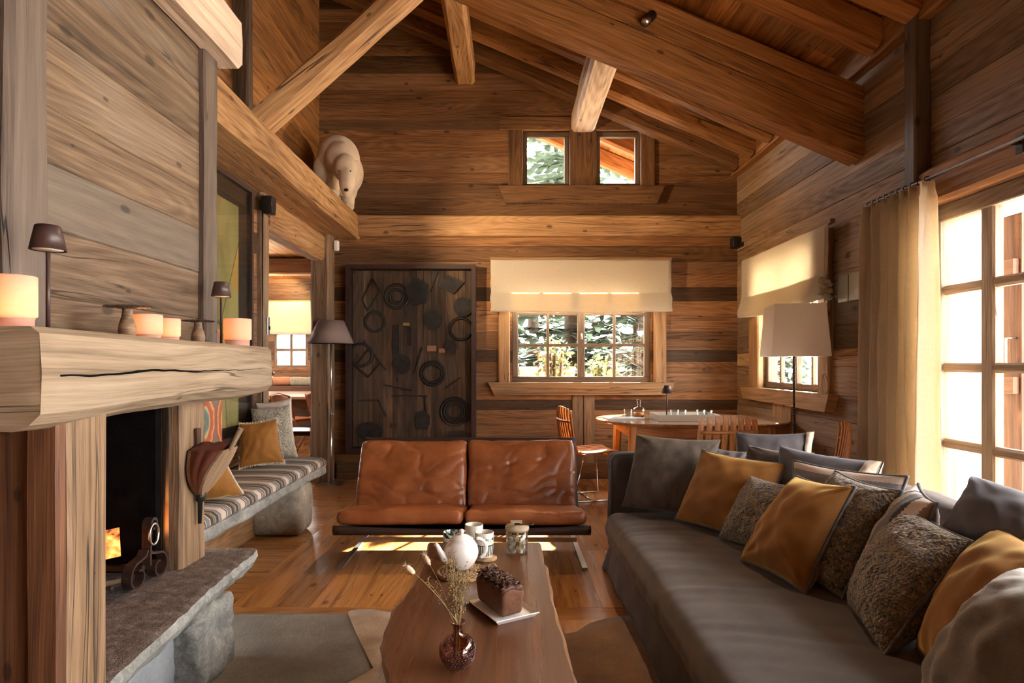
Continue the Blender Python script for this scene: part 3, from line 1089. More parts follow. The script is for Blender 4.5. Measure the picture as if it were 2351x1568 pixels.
blind('y', 6.51, -.178, 1.737, 1.785, 2.335, -1, 'wide linen roman blind glowing over the back window')
bl = blind('x', 2.425, 4.52, 6.20, 1.705, 2.275, -1, 'linen roman blind over the side window with a looped pull cord', skew=-.02, sag=.03, seed=4.0)
mb = MB()
mb.tube([(2.375, 4.56, 2.25), (2.365, 4.555, 1.9), (2.37, 4.55, 1.5), (2.372, 4.56, 1.16)], .003, 6)
lp = []
for i in range(25):
    a = 2 * PI * i / 24
    lp.append((2.372 + .006 * math.sin(2 * a), 4.56 + .035 * math.sin(a), 1.09 + .08 * math.cos(a)))
mb.tube(lp, .004, 6)
mb.tube([(p[0] - .006, p[1] + .012, p[2] - .02) for p in lp], .003, 6)
mb.build('pull_cord', M['beige'], bl)
mb = MB()
for k in range(9):
    z = 1.72 + k * .016
    mb.ball((2.37 - .02 * (k % 3), 4.515 - .012 * (k % 2), z), (.035, .018, .022), 10, 8, amp=.5)
mb.build('gathered_edge', M['blind'], bl)

# ---------------------------------------------------------------- curtain and rod
rod = empty('curtain_rod', label='thin steel curtain rod above the glazed door', cat='curtain rod')
mb = MB()
mb.tube([(2.355, 4.03, 2.262), (2.355, -1.8, 2.262)], .009, 10)
mb.build('pole', M['steel'], rod)
for yb in (2.86, .8):
    mb = MB()
    mb.box(2.35, 2.41, yb - .012, yb + .012, 2.255, 2.269)
    mb.box(2.400, 2.412, yb - .02, yb + .02, 2.215, 2.305)
    mb.build('bracket', M['black_metal'], rod)
for k in range(10):
    mb = MB()
    yy = 3.42 + k * .061
    mb.tube([(2.355 + .016 * math.cos(a), yy, 2.262 + .016 * math.sin(a)) for a in [2 * PI * i / 12 for i in range(12)]], .003, 6, closed=True)
    mb.build('ring', M['iron'], rod)
cur = empty('curtain', (0, 0, 0), label='gathered full-length linen curtain beside the glazed door', cat='curtain')


def cfn(u, v):
    z = 2.238 - v * 2.225
    y = 3.98 - u * .62
    spread = 1.0 + .06 * math.sin(v * 2.4)
    y = 3.68 + (y - 3.68) * spread - .02 * v + .03 * noise.noise(V((u * 3, v * 2, 0)))
    ph = u * 2 * PI * 7.2 + 1.2 * noise.noise(V((u * 4, v * 1.2, 5)))
    amp = .050 + .020 * v
    if v < .04: amp *= .75
    x = 2.335 + amp * math.sin(ph) + .010 * math.sin(ph * 2.3 + 1) - .015 * v + .012 * noise.noise(V((u * 8, v * 4, 9)))
    pleat = .012 * math.sin(u * 2 * PI * 16) * max(0, 1 - v * 9)
    return (x + pleat, y + .018 * math.cos(ph) * (1 - .3 * v), z)


mb = MB()
mb.grid(cfn, 150, 50, 1.2, 2.2)
o = mb.build('cloth', M['curtain'], cur)
o.modifiers.new('thick', 'SOLIDIFY').thickness = .0015
mb = MB()
mb.grid(lambda u, v: tuple(V(cfn(u, v * .042)) + V((-.004, 0, .003))), 150, 4, 1.2, .1)
mb.build('heading_tape', M['curtain'], cur)

# ---------------------------------------------------------------- outside
mb = MB()
mb.grid(lambda u, v: (-40 + 80 * u, -30 + 90 * v, -.35 + .25 * noise.noise(V((u * 14, v * 16, 0))) + max(0, (-30 + 90 * v) - 14) * .05), 40, 40)
struct(mb.build('ground_snow', M['snow']))
M['needles'] = plain('spruce_needles', (.055, .085, .050), .8, 0, .5, 9)
M['bark'] = plain('bark', (.07, .045, .03), .9, 0, .3, 10)
M['leaf'] = plain('shrub_leaves', (.19, .22, .075), .7, 0, .6, 14)
M['red_leaf'] = plain('red_leaves', (.45, .10, .05), .7, 0, .4, 14)
tn = random.Random(42)


def spruce(x, y, h, r, label, z0=-.3, rows=15, per=11, snow=.5):
    t = empty('snowy_spruce', (x, y, z0), label=label, cat='tree')
    fo, sn = MB(), MB()
    for i in range(rows):
        f = i / (rows - 1)
        zz = h * (.06 + .92 * f)
        rad = r * (1 - f) ** .85 + .12
        n = max(5, int(per * (1 - .5 * f)))
        for k in range(n):
            a = 2 * PI * (k + tn.random() * .8) / n
            L = rad * tn.uniform(.75, 1.1)
            d = V((math.cos(a), math.sin(a), 0))
            s = V((-d.y, d.x, 0))
            drop = L * tn.uniform(.25, .5)
            q = 7
            prev = None
            for j in range(1, q + 1):
                u = j / q
                c = d * (L * u) + V((0, 0, zz - drop * u * u + .06 * u))
                wdt = L * .30 * (1.05 - u) + .05
                for sg in (-1, 1):
                    e = c + s * (sg * wdt) + d * (wdt * .55) + V((0, 0, -.10 * wdt - tn.uniform(0, .10)))
                    p1 = c - d * (L / q * .55)
                    p2 = c + d * (L / q * .30)
                    fo.add([p1, p2, e + d * .03, e - d * .05 + V((0, 0, -.03))], [(0, 1, 2, 3)])
                    if tn.random() < snow and u > .3:
                        up = V((0, 0, .035 + .02 * tn.random()))
                        m_ = p1.lerp(e, .6)
                        sn.add([p1 + up, p2 + up, m_.lerp(e, .5) + d * .03 + up * .5, m_ + up * .6], [(0, 1, 2, 3)])
    tag(fo.build('foliage', M['needles'], t), kind='stuff')
    tag(sn.build('snow', M['snow'], t), kind='stuff')
    mb = MB()
    mb.tube([(0, 0, 0), (0, 0, h * .5), (0, 0, h)], [r * .09, r * .05, .01], 8)
    mb.build('trunk', M['bark'], t)
    return t


spruce(1.45, 13.2, 12.0, 3.0, 'tall snow-dusted spruce seen through the small gable windows', rows=22, snow=.25)
spruce(-.5, 12.0, 4.2, 1.7, 'spruce with a heavy snowy bough seen at the edge of the window behind the table', snow=.9)
spruce(2.6, 12.0, 5.5, 2.2, 'dense dark spruce seen in the last panes of the back window', snow=.25)
spruce(.7, 16.5, 6.5, 2.6, 'distant spruce seen through the middle panes of the back window', snow=.4)
spruce(5.0, 11.6, 3.1, 1.3, 'spruce standing outside the side window', snow=.5)
for i_, (x_, y_, h_, r_) in enumerate(((-1.5, 19, 8, 3.2), (2.2, 21, 10, 3.6), (5.5, 20, 9, 3.4))):
    spruce(x_, y_, h_, r_, ['spruce far behind the stone garden wall', 'tallest distant spruce filling the middle of the back window', 'distant spruce filling the last panes of the back window'][i_], snow=.12, rows=12)
t = empty('garden_wall', (0, 0, 0), label='low pale stone garden wall seen through the back window', cat='wall')
mb = MB()
for r_ in range(6):
    x = -1.6 + (r_ % 2) * .2
    while x < .9:
        w = tn.uniform(.25, .5)
        mb.box(x + .008, x + w - .008, 9.1 + tn.uniform(0, .03), 9.4, -.3 + r_ * .25 + .006, -.3 + (r_ + 1) * .25 - .006, 'x', None, None, .02)
        x += w
mb.build('stonework', M['garden_stone'], t)


def shrub(x, y, z, r, label, n=230, red=.0):
    t = empty('garden_shrub', (x, y, -.3), label=label, cat='shrub')
    a, b = MB(), MB()
    for i in range(n):
        d = V((tn.gauss(0, 1), tn.gauss(0, 1), tn.gauss(0, 1))).normalized() * (r * tn.uniform(.3, 1))
        c = V((d.x, d.y, z + .3 + d.z * 1.15))
        n1 = V((tn.gauss(0, 1), tn.gauss(0, 1), tn.gauss(0, 1))).normalized()
        n2 = n1.orthogonal().normalized() * .03
        tgt = b if tn.random() < red else a
        tgt.add([c - n1 * .045, c + n2, c + n1 * .045, c - n2], [(0, 1, 2, 3)])
    a.build('foliage', M['leaf'], t)
    if b.v: b.build('red_foliage', M['red_leaf'], t)
    mb = MB()
    for k in range(7):
        q = V((tn.uniform(-r, r) * .6, tn.uniform(-r, r) * .6, z + .3 + r * .4))
        mb.tube([(0, 0, 0), q * .5 + V((0, 0, .1)), q], .012, 6)
    mb.build('branches', M['bark'], t)


shrub(.62, 8.1, 1.25, .30, 'yellow-green shrub with a few red leaves outside the back window', red=.1)
shrub(1.35, 8.6, 1.1, .26, 'small yellow-green shrub low in the last panes of the back window')
# shutters outside the glazed door
t = empty('shutter', (0, 0, 0), label='pale sunlit wooden shutter standing open beside the glazed door', cat='shutter', group=None)
mb = MB()
Mx = Matrix.Translation((2.66, 3.66, 0)) @ Matrix.Rotation(math.radians(-6), 4, 'Z')
for k in range(2):
    mb.obox(Mx, .115 * k, .115 * k + .113, 0, .035, .02, 2.12, 'z', (R.random(), .2, 0), None, .003)
mb.build('boards', M['shutter_pale'], t)
mb = MB()
mb.tube([Mx @ V((.16, -.005, 1.02)), Mx @ V((.16, -.03, 1.0)), Mx @ V((.16, -.03, .40)), Mx @ V((.16, -.005, .38))], .006, 6)
mb.build('bolt', M['steel'], t)
t = empty('shutter', (0, 0, 0), label='dark brown plank shutter on the terrace beyond the glazed door', cat='shutter')
mb = MB()
for k in range(2):
    mb.box(3.02 + .001, 3.06, 3.585 + k * .135, 3.585 + k * .135 + .133, .0, 2.12, 'z', (R.random(), .3, 0), None, .003)
mb.build('boards', M['shutter_dark'], t)
for z in (.3, 1.05, 1.75):
    mb = MB()
    mb.box(2.985, 3.02, 3.60, 3.84, z, z + .10, 'y', None, None, .004)
    mb.build('ledge', M['shutter_dark'], t)
mb = MB()
mb.tube([(3.02, 3.62, 1.38), (2.96, 3.62, 1.38), (2.96, 3.62, 1.20), (3.02, 3.62, 1.20)], .007, 6)
mb.build('handle', M['steel'], t)
mb = MB()
mb.box(2.64, 8.0, -4, 5.6, -.16, -.04, 'x')
struct(mb.build('terrace_floor', M['shutter_pale']))
# ---------------------------------------------------------------- fireplace
fp = empty('fireplace', label='rustic timber and stone fireplace with a thick pale mantel beam', cat='fireplace')
mb = MB()
nseg = 26


def mantel_fn():
    # a rough-hewn beam whose lower front edge is chamfered; runs slightly askew
    p0, p1 = V((-1.0, 1.30, 0)), V((-1.115, 2.875, 0))
    d = (p1 - p0)
    L = d.length
    d.normalize()
    s = V((d.y, -d.x, 0))  # towards the room
    sec = [(0, 1.118), (0.003, 1.20), (0, 1.287), (-.018, 1.303), (-.12, 1.304), (-.29, 1.304), (-.29, 1.19), (-.29, 1.083), (-.12, 1.080), (-.055, 1.082), (-.022, 1.094)]
    n = len(sec)
    per = [0]
    for i in range(n):
        a, b = sec[i], sec[(i + 1) % n]
        per.append(per[-1] + math.hypot(a[0] - b[0], a[1] - b[1]))
    vs, fs, uvs = [], [], []
    for i in range(nseg + 1):
        t = i / nseg
        for k, (a, z) in enumerate(sec):
            q = p0 + d * (L * t) + s * a + V((0, 0, z))
            nz = noise.noise_vector(V((t * 4, a * 9, z * 7)))
            q += s * nz.x * .009 + V((0, 0, 1)) * nz.y * (.004 if z > 1.25 else .012)
            if i == 0: q += d * (.012 * nz.z)
            vs.append(q)
    for i in range(nseg):
        for j in range(n):
            j2 = (j + 1) % n
            fs.append((i * n + j, i * n + j2, (i + 1) * n + j2, (i + 1) * n + j))
            a0, a1 = L * i / nseg, L * (i + 1) / nseg
            uvs.append([(a0 + 3.1, per[j]), (a0 + 3.1, per[j + 1]), (a1 + 3.1, per[j + 1]), (a1 + 3.1, per[j])])
    fs.append(tuple(range(n - 1, -1, -1)))
    uvs.append([(sec[j][0], sec[j][1]) for j in range(n - 1, -1, -1)])
    fs.append(tuple(nseg * n + j for j in range(n)))
    uvs.append([(a, b) for a, b in sec])
    mb.add(vs, fs, uvs, (.5, .3, 0))
    return p0, d, s


mp0, md, ms = mantel_fn()
mantel = mb.build('mantel', M['pale_beam'], fp)
# the long split along the mantel's face: a dark sliver sunk into the timber
mb = MB()
pts, prev = [], 0
for i in range(40):
    t = .06 + 1.42 * i / 39
    zz = 1.197 + .009 * noise.noise(V((t * 3.0, 0, 4))) + .004 * noise.noise(V((t * 14, 2, 4))) + .004 * t
    wd = .0036 * max(.12, 1 - abs(t - .45) / 1.1) * (.7 + .6 * abs(noise.noise(V((t * 9, 7, 1)))))
    pts.append((mp0 + md * t + ms * .0075 + V((0, 0, zz)), wd))
vs, fs = [], []
for p, wd in pts:
    vs += [p + V((0, 0, wd)), p - V((0, 0, wd)), p - ms * .03 - V((0, 0, wd)), p - ms * .03 + V((0, 0, wd))]
for i in range(len(pts) - 1):
    a, b = i * 4, i * 4 + 4
    for j in range(4):
        fs.append((a + j, a + (j + 1) % 4, b + (j + 1) % 4, b + j))
mb.add(vs, fs)
mb.build('crack', M['soot'], mantel)
mb = MB()
mb.beam((-1.0675, 1.514, 0), (-1.0675, 1.514, 1.10), .06, .138, up=(0, 1, 0), ch=.008, amp=.005, tint=(.55, .3, 0))
mb.build('jamb', M['tan_post'], fp)
mb = MB()
mb.beam((-1.080, 1.430, 0), (-1.080, 1.430, 1.10), .076, .03, up=(0, 1, 0), ch=.006, amp=.004, tint=(.45, .2, 0))
mb.build('side_board', M['red_post'], fp)
mb = MB()
mb.beam((-1.26, 1.50, 0), (-1.26, 1.50, 1.10), .285, .13, up=(0, 1, 0), ch=.006, amp=.004, tint=(.2, .4, 0))
mb.build('side_board', M['red_post'], fp)
mb = MB()
mb.beam((-1.445, 2.60, .36), (-1.445, 2.60, 1.12), .22, .20, up=(0, 1, 0), ch=.012, amp=.006, tint=(.7, .2, 0), fr=4)
mb.build('jamb', M['tan_post'], fp)
mb = MB()
mb.box(-1.41, -1.385, 2.494, 2.502, .38, 1.10, 'z')
mb.build('metal_edge', M['steel'], fp)
mb = MB()
mb.box(-2.05, -1.42, 2.46, 2.50, .36, 1.16)      # right cheek
mb.box(-2.05, -1.25, 1.57, 1.60, .36, 1.16)      # left cheek
mb.box(-2.09, -2.05, 1.57, 2.50, .36, 1.16)      # back
mb.box(-2.05, -1.36, 1.57, 2.50, 1.11, 1.16)     # throat
mb.box(-1.42, -1.36, 1.60, 2.50, 1.06, 1.12)     # lintel
mb.build('firebox', M['soot'], fp)

# hearth slab with a broken front edge
mb = MB()
front = [(-1.030, 1.42), (-1.055, 1.62), (-1.075, 1.85), (-1.092, 2.08), (-1.115, 2.28), (-1.122, 2.45), (-1.13, 2.60), (-1.128, 2.72), (-1.145, 2.80)]
top, bot = [], []
N = 60
loops = []
for i in range(N + 1):
    t = i / N * (len(front) - 1)
    k = min(int(t), len(front) - 2)
    f = t - k
    x = front[k][0] * (1 - f) + front[k + 1][0] * f + .008 * noise.noise(V((i * .5, 0, 0)))
    y = front[k][1] * (1 - f) + front[k + 1][1] * f
    e1 = .014 * noise.noise(V((i * .45, 5, 0)))
    e2 = .03 * noise.noise(V((i * .3, 9, 0)))
    loops.append([(-1.95, y, .380), (-1.40, y, .380), (x - .03, y, .379), (x - .006, y, .374 + e1 * .2), (x + e1, y, .345), (x - .015 + e1, y, .318), (x - .045 + e2, y, .288 + e2 * .5), (-1.40, y, .285), (-1.95, y, .285)])
n = 9
vs = [p for l in loops for p in l]
fs, uvs = [], []
for i in range(N):
    for j in range(n):
        j2 = (j + 1) % n
        fs.append((i * n + j, (i + 1) * n + j, (i + 1) * n + j2, i * n + j2))
fs.append(tuple(range(n)))
fs.append(tuple(N * n + j for j in range(n - 1, -1, -1)))
edge = [f for k_, f in enumerate(fs) if k_ < N * n and 3 <= k_ % n <= 6] + fs[-2:]
mb.add(vs, [f for f in fs if f not in edge])
slab = mb.build('hearth_slab', M['hearth_top'], fp)
mb = MB()
mb.add(vs, edge)
mb.build('broken_edge', M['granite'], slab)
mb = MB()


def rough(amp, fr):
    def fn(p):
        nv = noise.noise_vector(p * fr)
        return p + nv * amp + noise.noise_vector(p * fr * 3) * amp * .4
    return fn


mb.rbox((-1.26, 2.375, .145), (.27, .29, .292), .03, (10, 12, 12), rough(.030, 8))
mb.build('hearth_support', M['granite'], fp)
mb = MB()
mb.box(-1.30, -1.22, 1.50, 2.28, 0, .287, 'y')
mb.build('front_panel', M['smooth_stone'], fp)
mb = MB()
mb.grid(lambda u, v: (-2.02 + .62 * u, 1.62 + .84 * v, .3815 + .018 * max(0, noise.noise(V((u * 7, v * 9, 0)))) * math.sin(PI * min(1, u * 1.02)) * math.sin(PI * v)), 30, 36)
M['ash'] = stone('ash_bed', (.02, .016, .015), (.09, .07, .065), (.24, .20, .185), .95, 25, .8)
tag(mb.build('ash_bed', M['ash']), 'grey ash and cinders spread on the firebox floor', 'ash', kind='stuff')

# the fire: split log glowing on its underside, sticks, embers
gm = G('glowing_wood')
en = gm.noise(gm.obj(), 22, 3, .6, '3D')
M['ember'] = gm.done(gm.bsdf(Base_Color=(.06, .03, .02), Roughness=.9, Emission_Color=gm.ramp(en, [(.35, (.05, .006, .0)), (.5, (.9, .20, .03)), (.68, (1, .45, .12))]), Emission_Strength=1.1))
M['char'] = plain('charred_wood', (.05, .030, .022), .9, 0, .5, 30, .6, 60)
lg = empty('firewood_log', label='split log glowing orange inside the fireplace', cat='log')
mb = MB()
A, B = V((-1.470, 2.31, .54)), V((-1.90, 1.98, .50))
d = (B - A).normalized()
s = V((-d.y, d.x, 0))
tri = [(-.055, -.055), (.055, -.03), (.0, .065)]
for nm, ids, mt in (('bark', (0,), 'char'), ('glowing_face', (1, 2), 'ember')):
    mb = MB()
    P0 = [A + s * a + V((0, 0, b)) for a, b in tri]
    P1 = [B + s * a + V((0, 0, b)) for a, b in tri]
    for i in ids:
        j = (i + 1) % 3
        mb.add([P0[i], P0[j], P1[j], P1[i]], [(0, 1, 2, 3)])
    if nm == 'bark': mb.add(P1, [(0, 1, 2)])
    else: mb.add(P0, [(2, 1, 0)])
    mb.build(nm, M[mt], lg)
rs = random.Random(5)
for k in range(5):
    mb = MB()
    a = V((-1.46 - .03 * k, 2.34 - .05 * k, .40 + .012 * k))
    b = a + V((-.02 + .05 * k, -.36 + .03 * k, .03 + .02 * (k % 3)))
    mb.tube([a, a.lerp(b, .35) + V((0, 0, .012)), b], [.012, .010, .007], 7)
    tag(mb.build('kindling_stick', M['char'] if k else M['tan_post']), ['pale cut stick lying across the andiron bar', 'charred stick lying in the fireplace ashes', 'charred stick lying in the fireplace ashes', 'charred stick lying in the fireplace ashes', 'charred stick lying in the fireplace ashes'][k], 'stick', 'kindling sticks in the fireplace' if k else None)
mb = MB()
for k in range(26):
    mb.ball((rs.uniform(-1.72, -1.45), rs.uniform(1.95, 2.28), .398), rs.uniform(.006, .016), 6, 4, amp=.4)
tag(mb.build('cinder_heap', M['char']), 'dark cinders scattered under the andiron', 'cinders', kind='stuff')
mb = MB()
for k in range(16):
    mb.ball((rs.uniform(-1.85, -1.56), rs.uniform(1.75, 2.25), .405), rs.uniform(.010, .022), 6, 4, amp=.4)
tag(mb.build('ember_heap', M['ember']), 'orange glowing embers under the split log', 'embers', kind='stuff')
bulb('fire_glow', (-1.85, 1.80, .46), .5, (1, .35, .08), .05)

an = empty('andiron', label='forged iron andiron with a hanging ring and scrolled feet', cat='andiron')
AX, AY = -1.385, 2.33


def ribbon(mb, pts, w, t):
    """flat iron strip: wide across X, pts in the YZ plane"""
    vs, fs = [], []
    pts = [V(p) for p in pts]
    for i, p in enumerate(pts):
        dd = (pts[min(i + 1, len(pts) - 1)] - pts[max(i - 1, 0)]).normalized()
        nn = V((1, 0, 0)).cross(dd)
        for a, b in ((-1, -1), (1, -1), (1, 1), (-1, 1)):
            vs.append(p + V((1, 0, 0)) * a * w / 2 + nn * b * t / 2)
    for i in range(len(pts) - 1):
        for j in range(4):
            fs.append((i * 4 + j, i * 4 + (j + 1) % 4, i * 4 + 4 + (j + 1) % 4, i * 4 + 4 + j))
    fs += [(3, 2, 1, 0), tuple((len(pts) - 1) * 4 + j for j in range(4))]
    mb.add(vs, fs, None, None, False)


mb = MB()
pp = [(AX, AY + .01, .45), (AX, AY + .012, .52), (AX, AY + .014, .605)]
for i in range(10):
    a = PI - i / 9 * 1.6 * PI
    pp.append((AX, AY + .014 + .020 + .020 * math.cos(a), .605 + .020 * math.sin(a)))
ribbon(mb, pp, .034, .010)
mb.build('post', M['iron'], an)
for sg in (-1, 1):
    mb = MB()
    pp = []
    for i in range(34):
        th = i / 33 * 2.15 * PI
        if i < 8:
            pass
        rad = .050 - .034 * max(0, (i - 10) / 23)
        a = PI / 2 - th * .95
        pp.append((AX + (.005 if sg > 0 else 0), AY + sg * (.062 + rad * math.cos(a)), .436 + rad * math.sin(a)))
    pp = [(AX, AY + sg * .006, .515), (AX, AY + sg * .02, .495)] + pp
    ribbon(mb, pp, .036, .008)
    mb.build('scroll_foot', M['iron'], an)
mb = MB()
mb.tube([(AX + .022, AY + .022 + .030 * math.cos(a), .568 + .040 * math.sin(a)) for a in [2 * PI * i / 24 for i in range(24)]], .0045, 8, closed=True)
mb.build('ring', M['steel'], an)
mb = MB()
mb.box(AX - .42, AX - .005, AY - .012, AY + .012, .435, .455)
mb.box(AX - .42, AX - .40, AY - .012, AY + .012, .382, .44)
mb.build('log_bar', M['iron'], an)

# bellows hung beside the opening
be = empty('bellows', label='tan and dark red leather fireside bellows hanging on the fireplace jamb', cat='bellows')
M['bel_leather'] = plain('bellows_leather', (.105, .030, .018), .42, 0, .25, 12, .3, 40)
M['bel_wood'] = wood('bellows_wood', (.10, .05, .025), (.27, .165, .095), (.40, .28, .18), vary=.05, gs=2)
zb, zt = .665, .865
Yb = 2.60


def bw(t):
    """half width of the pear outline, t: 0 nozzle .. 1 handle side"""
    return .012 + .078 * math.sin(min(1, t * 1.02) ** .75 * PI * .72) ** 1.1


boards = []
for nm, x0, x1 in (('back_board', -1.312, -1.318), ('front_board', -1.300, -1.185)):
    mb = MB()
    outl = []
    for i in range(15):
        t = i / 14
        outl.append((t, bw(t)))
    vs, fs = [], []
    for th in (-.006, .006):
        for t, w in outl:
            for sg in (-1, 1):
                x = x0 + (x1 - x0) * t
                vs.append((x + th, Yb + sg * w, zb + (zt - zb) * t))
    m = len(outl) * 2
    for i in range(len(outl) - 1):
        a = i * 2
        fs += [(a, a + 1, a + 3, a + 2), (m + a + 2, m + a + 3, m + a + 1, m + a), (a, a + 2, m + a + 2, m + a), (a + 1, m + a + 1, m + a + 3, a + 3)]
    fs += [(0, m, m + 1, 1), (m - 2, m - 1, 2 * m - 1, 2 * m - 2)]
    mb.add(vs, fs, [[(vs[i][2] * 2, vs[i][1] * 2) for i in f] for f in fs])
    hx = x1 + (x1 - x0) * .42
    mb.beam((x1, Yb, zt - .01), (hx, Yb, zt + .085), .022, .018, ch=.006, amp=.001, taper=1.2)
    mb.build(nm, M['bel_wood'] if nm == 'front_board' else M['red_post'], be)
mb = MB()


def gus(u, v):
    # u: around the pear from -Y side over the top to +Y side, v: back board -> front board
    tt = u * 2 if u < .5 else (1 - u) * 2
    t = min(1, tt * 1.25)
    over = max(0, tt * 1.25 - 1) / .25
    sg = -1 if u < .5 else 1
    w = bw(t) * (1 - over)
    fold = .022 * abs(math.sin(v * PI * 2)) + .012 * math.sin(v * PI)
    x = -1.312 + (-1.300 + 1.312) * v
    xa = -1.312 - .006 * t
    xb = -1.300 + .115 * t
    x = xa + (xb - xa) * v
    k = 1 + fold * 6 * (0.3 + .7 * math.sin(PI * v)) * t
    return (x, Yb + sg * w * k * .96, zb + (zt - zb) * t + .02 * over + .3 * fold * over)


mb.grid(gus, 60, 16)
mb.build('leather_gusset', M['bel_leather'], be)
mb = MB()
mb.tube([(-1.306, Yb, zb + .025), (-1.308, Yb, zb - .02), (-1.31, Yb, zb - .03), (-1.312, Yb, zb - .12)], [.022, .020, .011, .008], 10)
mb.build('nozzle', M['black_metal'], be)

# ---------------------------------------------------------------- things on the mantel
M['lantern'] = plain('glowing_alabaster', (.75, .62, .52), .6, emit=(1.0, .50, .24), es=.62)


def lantern_glow():
    g = G('lantern_glow')
    ob = g.obj()
    n = g.noise(g.vmul(ob, (1, 1, 3)), 40, 3, .6, '3D')
    c = g.mix(g.rng(n, .3, .7), (.60, .44, .37), (.70, .54, .46))
    d = g.n('BsdfDiffuse', {'Color': c})
    t = g.n('BsdfTranslucent', {'Color': (.95, .74, .64, 1)})
    return g.done(g.n('MixShader', {0: .55, 1: d, 2: t}))


M['lantern'] = lantern_glow()


def lantern(x, y, w, h, label, watts):
    t = empty('glowing_lantern', (x, y, 1.303), label=label, cat='lantern', group='stone lanterns on the mantel')
    r = w / 2
    hb = h * .22
    mb = MB()
    mb.lathe([(r * .88, hb - .004), (r * .88, hb), (r, hb + .002), (r, h - .004), (r * .985, h), (r * .93, h), (r * .92, h - .004), (r * .92, hb + .004), (.0, hb + .004)], (0, 0, 0), 40)
    mb.build('shade', M['lantern'], t)
    mb = MB()
    mb.lathe([(r * .84, 0), (r * .86, .003), (r * .86, hb)], (0, 0, 0), 36)
    mb.build('base', M['lantern'], t)
    bulb('lantern_flame', (x, y, 1.303 + hb + h * .22), watts, (1, .50, .17), .010)
    return t


lantern(-1.135, 1.405, .086, .122, 'large glowing stone lantern at the near end of the mantel beside the tall lamp', .26)
lantern(-1.17, 1.983, .088, .081, 'small glowing stone lantern just beside the bigger wooden mushroom', .15)
lantern(-1.195, 2.155, .072, .081, 'smallest glowing lantern, half hidden behind another small lantern', .13)
lantern(-1.165, 2.633, .112, .116, 'wide glowing stone lantern at the far end of the mantel', .30)


def mini_lamp(x, y, z, h, label, g=None, lit=0):
    t = empty('table_lamp', (x, y, z), label=label, cat='lamp', group=g)
    k = h / .275
    mb = MB()
    mb.lathe([(.045 * k, 0), (.045 * k, .004 * k), (.012 * k, .009 * k), (.0, .009 * k)], (0, 0, 0), 32)
    mb.build('base', M['brown_metal'], t)
    mb = MB()
    mb.lathe([(.0052 * k, .006 * k), (.0052 * k, .205 * k)], (0, 0, 0), 12)
    mb.build('stem', M['brown_metal'], t)
    mb = MB()
    mb.lathe([(.0, .272 * k), (.026 * k, .272 * k), (.0285 * k, .270 * k), (.0405 * k, .209 * k), (.0390 * k, .209 * k), (.027 * k, .268 * k), (0, .268 * k)], (0, 0, 0), 36)
    mb.build('shade', M['brown_metal'], t)
    mb = MB()
    mb.lathe([(.0, .210 * k), (.033 * k, .210 * k), (.033 * k, .214 * k), (0, .214 * k)], (0, 0, 0), 24)
    mb.build('diffuser', M['white_plastic'], t)


mini_lamp(-1.17, 1.553, 1.303, .275, 'tall dark brown cordless lamp on the mantel beside the large lantern')
mini_lamp(-1.225, 2.61, 1.303, .275, 'dark brown cordless lamp at the far end of the mantel by the picture')


def mush(x, y, h, rc, label):
    t = empty('wooden_mushroom', (x, y, 1.303), label=label, cat='ornament', group='wooden mushrooms on the mantel')
    mb = MB()
    mb.lathe([(.016, 0), (.023, .004), (.026, h * .25), (.023, h * .45), (.016, h * .68), (.014, h * .85), (.016, h * .93)], (0, 0, 0), 24)
    mb.build('stem', M['tan_post'], t)
    mb = MB()
    n = 40
    vs, fs = [], []
    for i, (r, z) in enumerate(((.012, h * .90), (rc * .7, h * .965), (rc, h * .945), (rc * .98, h * .955), (rc * .6, h * 1.0), (0.001, h * 1.01))):
        for j in range(n):
            a = 2 * PI * j / n
            rr_ = r * (1 + (.05 * noise.noise(V((j * .9, i, 3))) if r > .02 else 0))
            vs.append((rr_ * math.cos(a), rr_ * math.sin(a), z + .003 * (j % 2) * (r / rc)))
    for i in range(5):
        for j in range(n):
            fs.append((i * n + j, i * n + (j + 1) % n, (i + 1) * n + (j + 1) % n, (i + 1) * n + j))
    mb.add(vs, fs, [[(vs[k][0] * 3, vs[k][1] * 3) for k in f] for f in fs])
    mb.build('cap', M['dark_post'], t)


mush(-1.20, 1.925, .104, .066, 'bigger turned wooden mushroom with a thin ragged cap on the mantel')
mush(-1.225, 2.415, .094, .060, 'smaller turned wooden mushroom beside the dark chimney post')

# ---------------------------------------------------------------- stone bench
sb = empty('stone_bench', label='grey stone bench along the wall between fireplace and opening', cat='bench')
mb = MB()


def slabfn(p):
    e = noise.noise_vector(p * 6) * .014
    return p + e


mb.rbox((-1.69, 3.82, .398), (.50, 2.03, .075), .02, (6, 30, 2), slabfn)
mb.build('slab', M['granite'], sb)
mb = MB()
mb.rbox((-1.655, 4.46, .18), (.40, .30, .37), .07, (8, 8, 8), lambda p: p + noise.noise_vector(p * 8) * .008)
mb.build('pier', M['bench_stone'], sb)
mb = MB()
mb.box(-1.86, -1.80, 2.80, 4.40, 0, .365, 'y', (.6, .3, 0), None, .004)
mb.build('base_board', M['casing'], sb)
mb = MB()
mb.box(-1.95, -1.865, 2.80, 4.70, .655, .685, 'y', (.8, .3, 0), None, .004)
mb.build('back_ledge', M['pale_beam'], sb)
# striped pad
mb = MB()


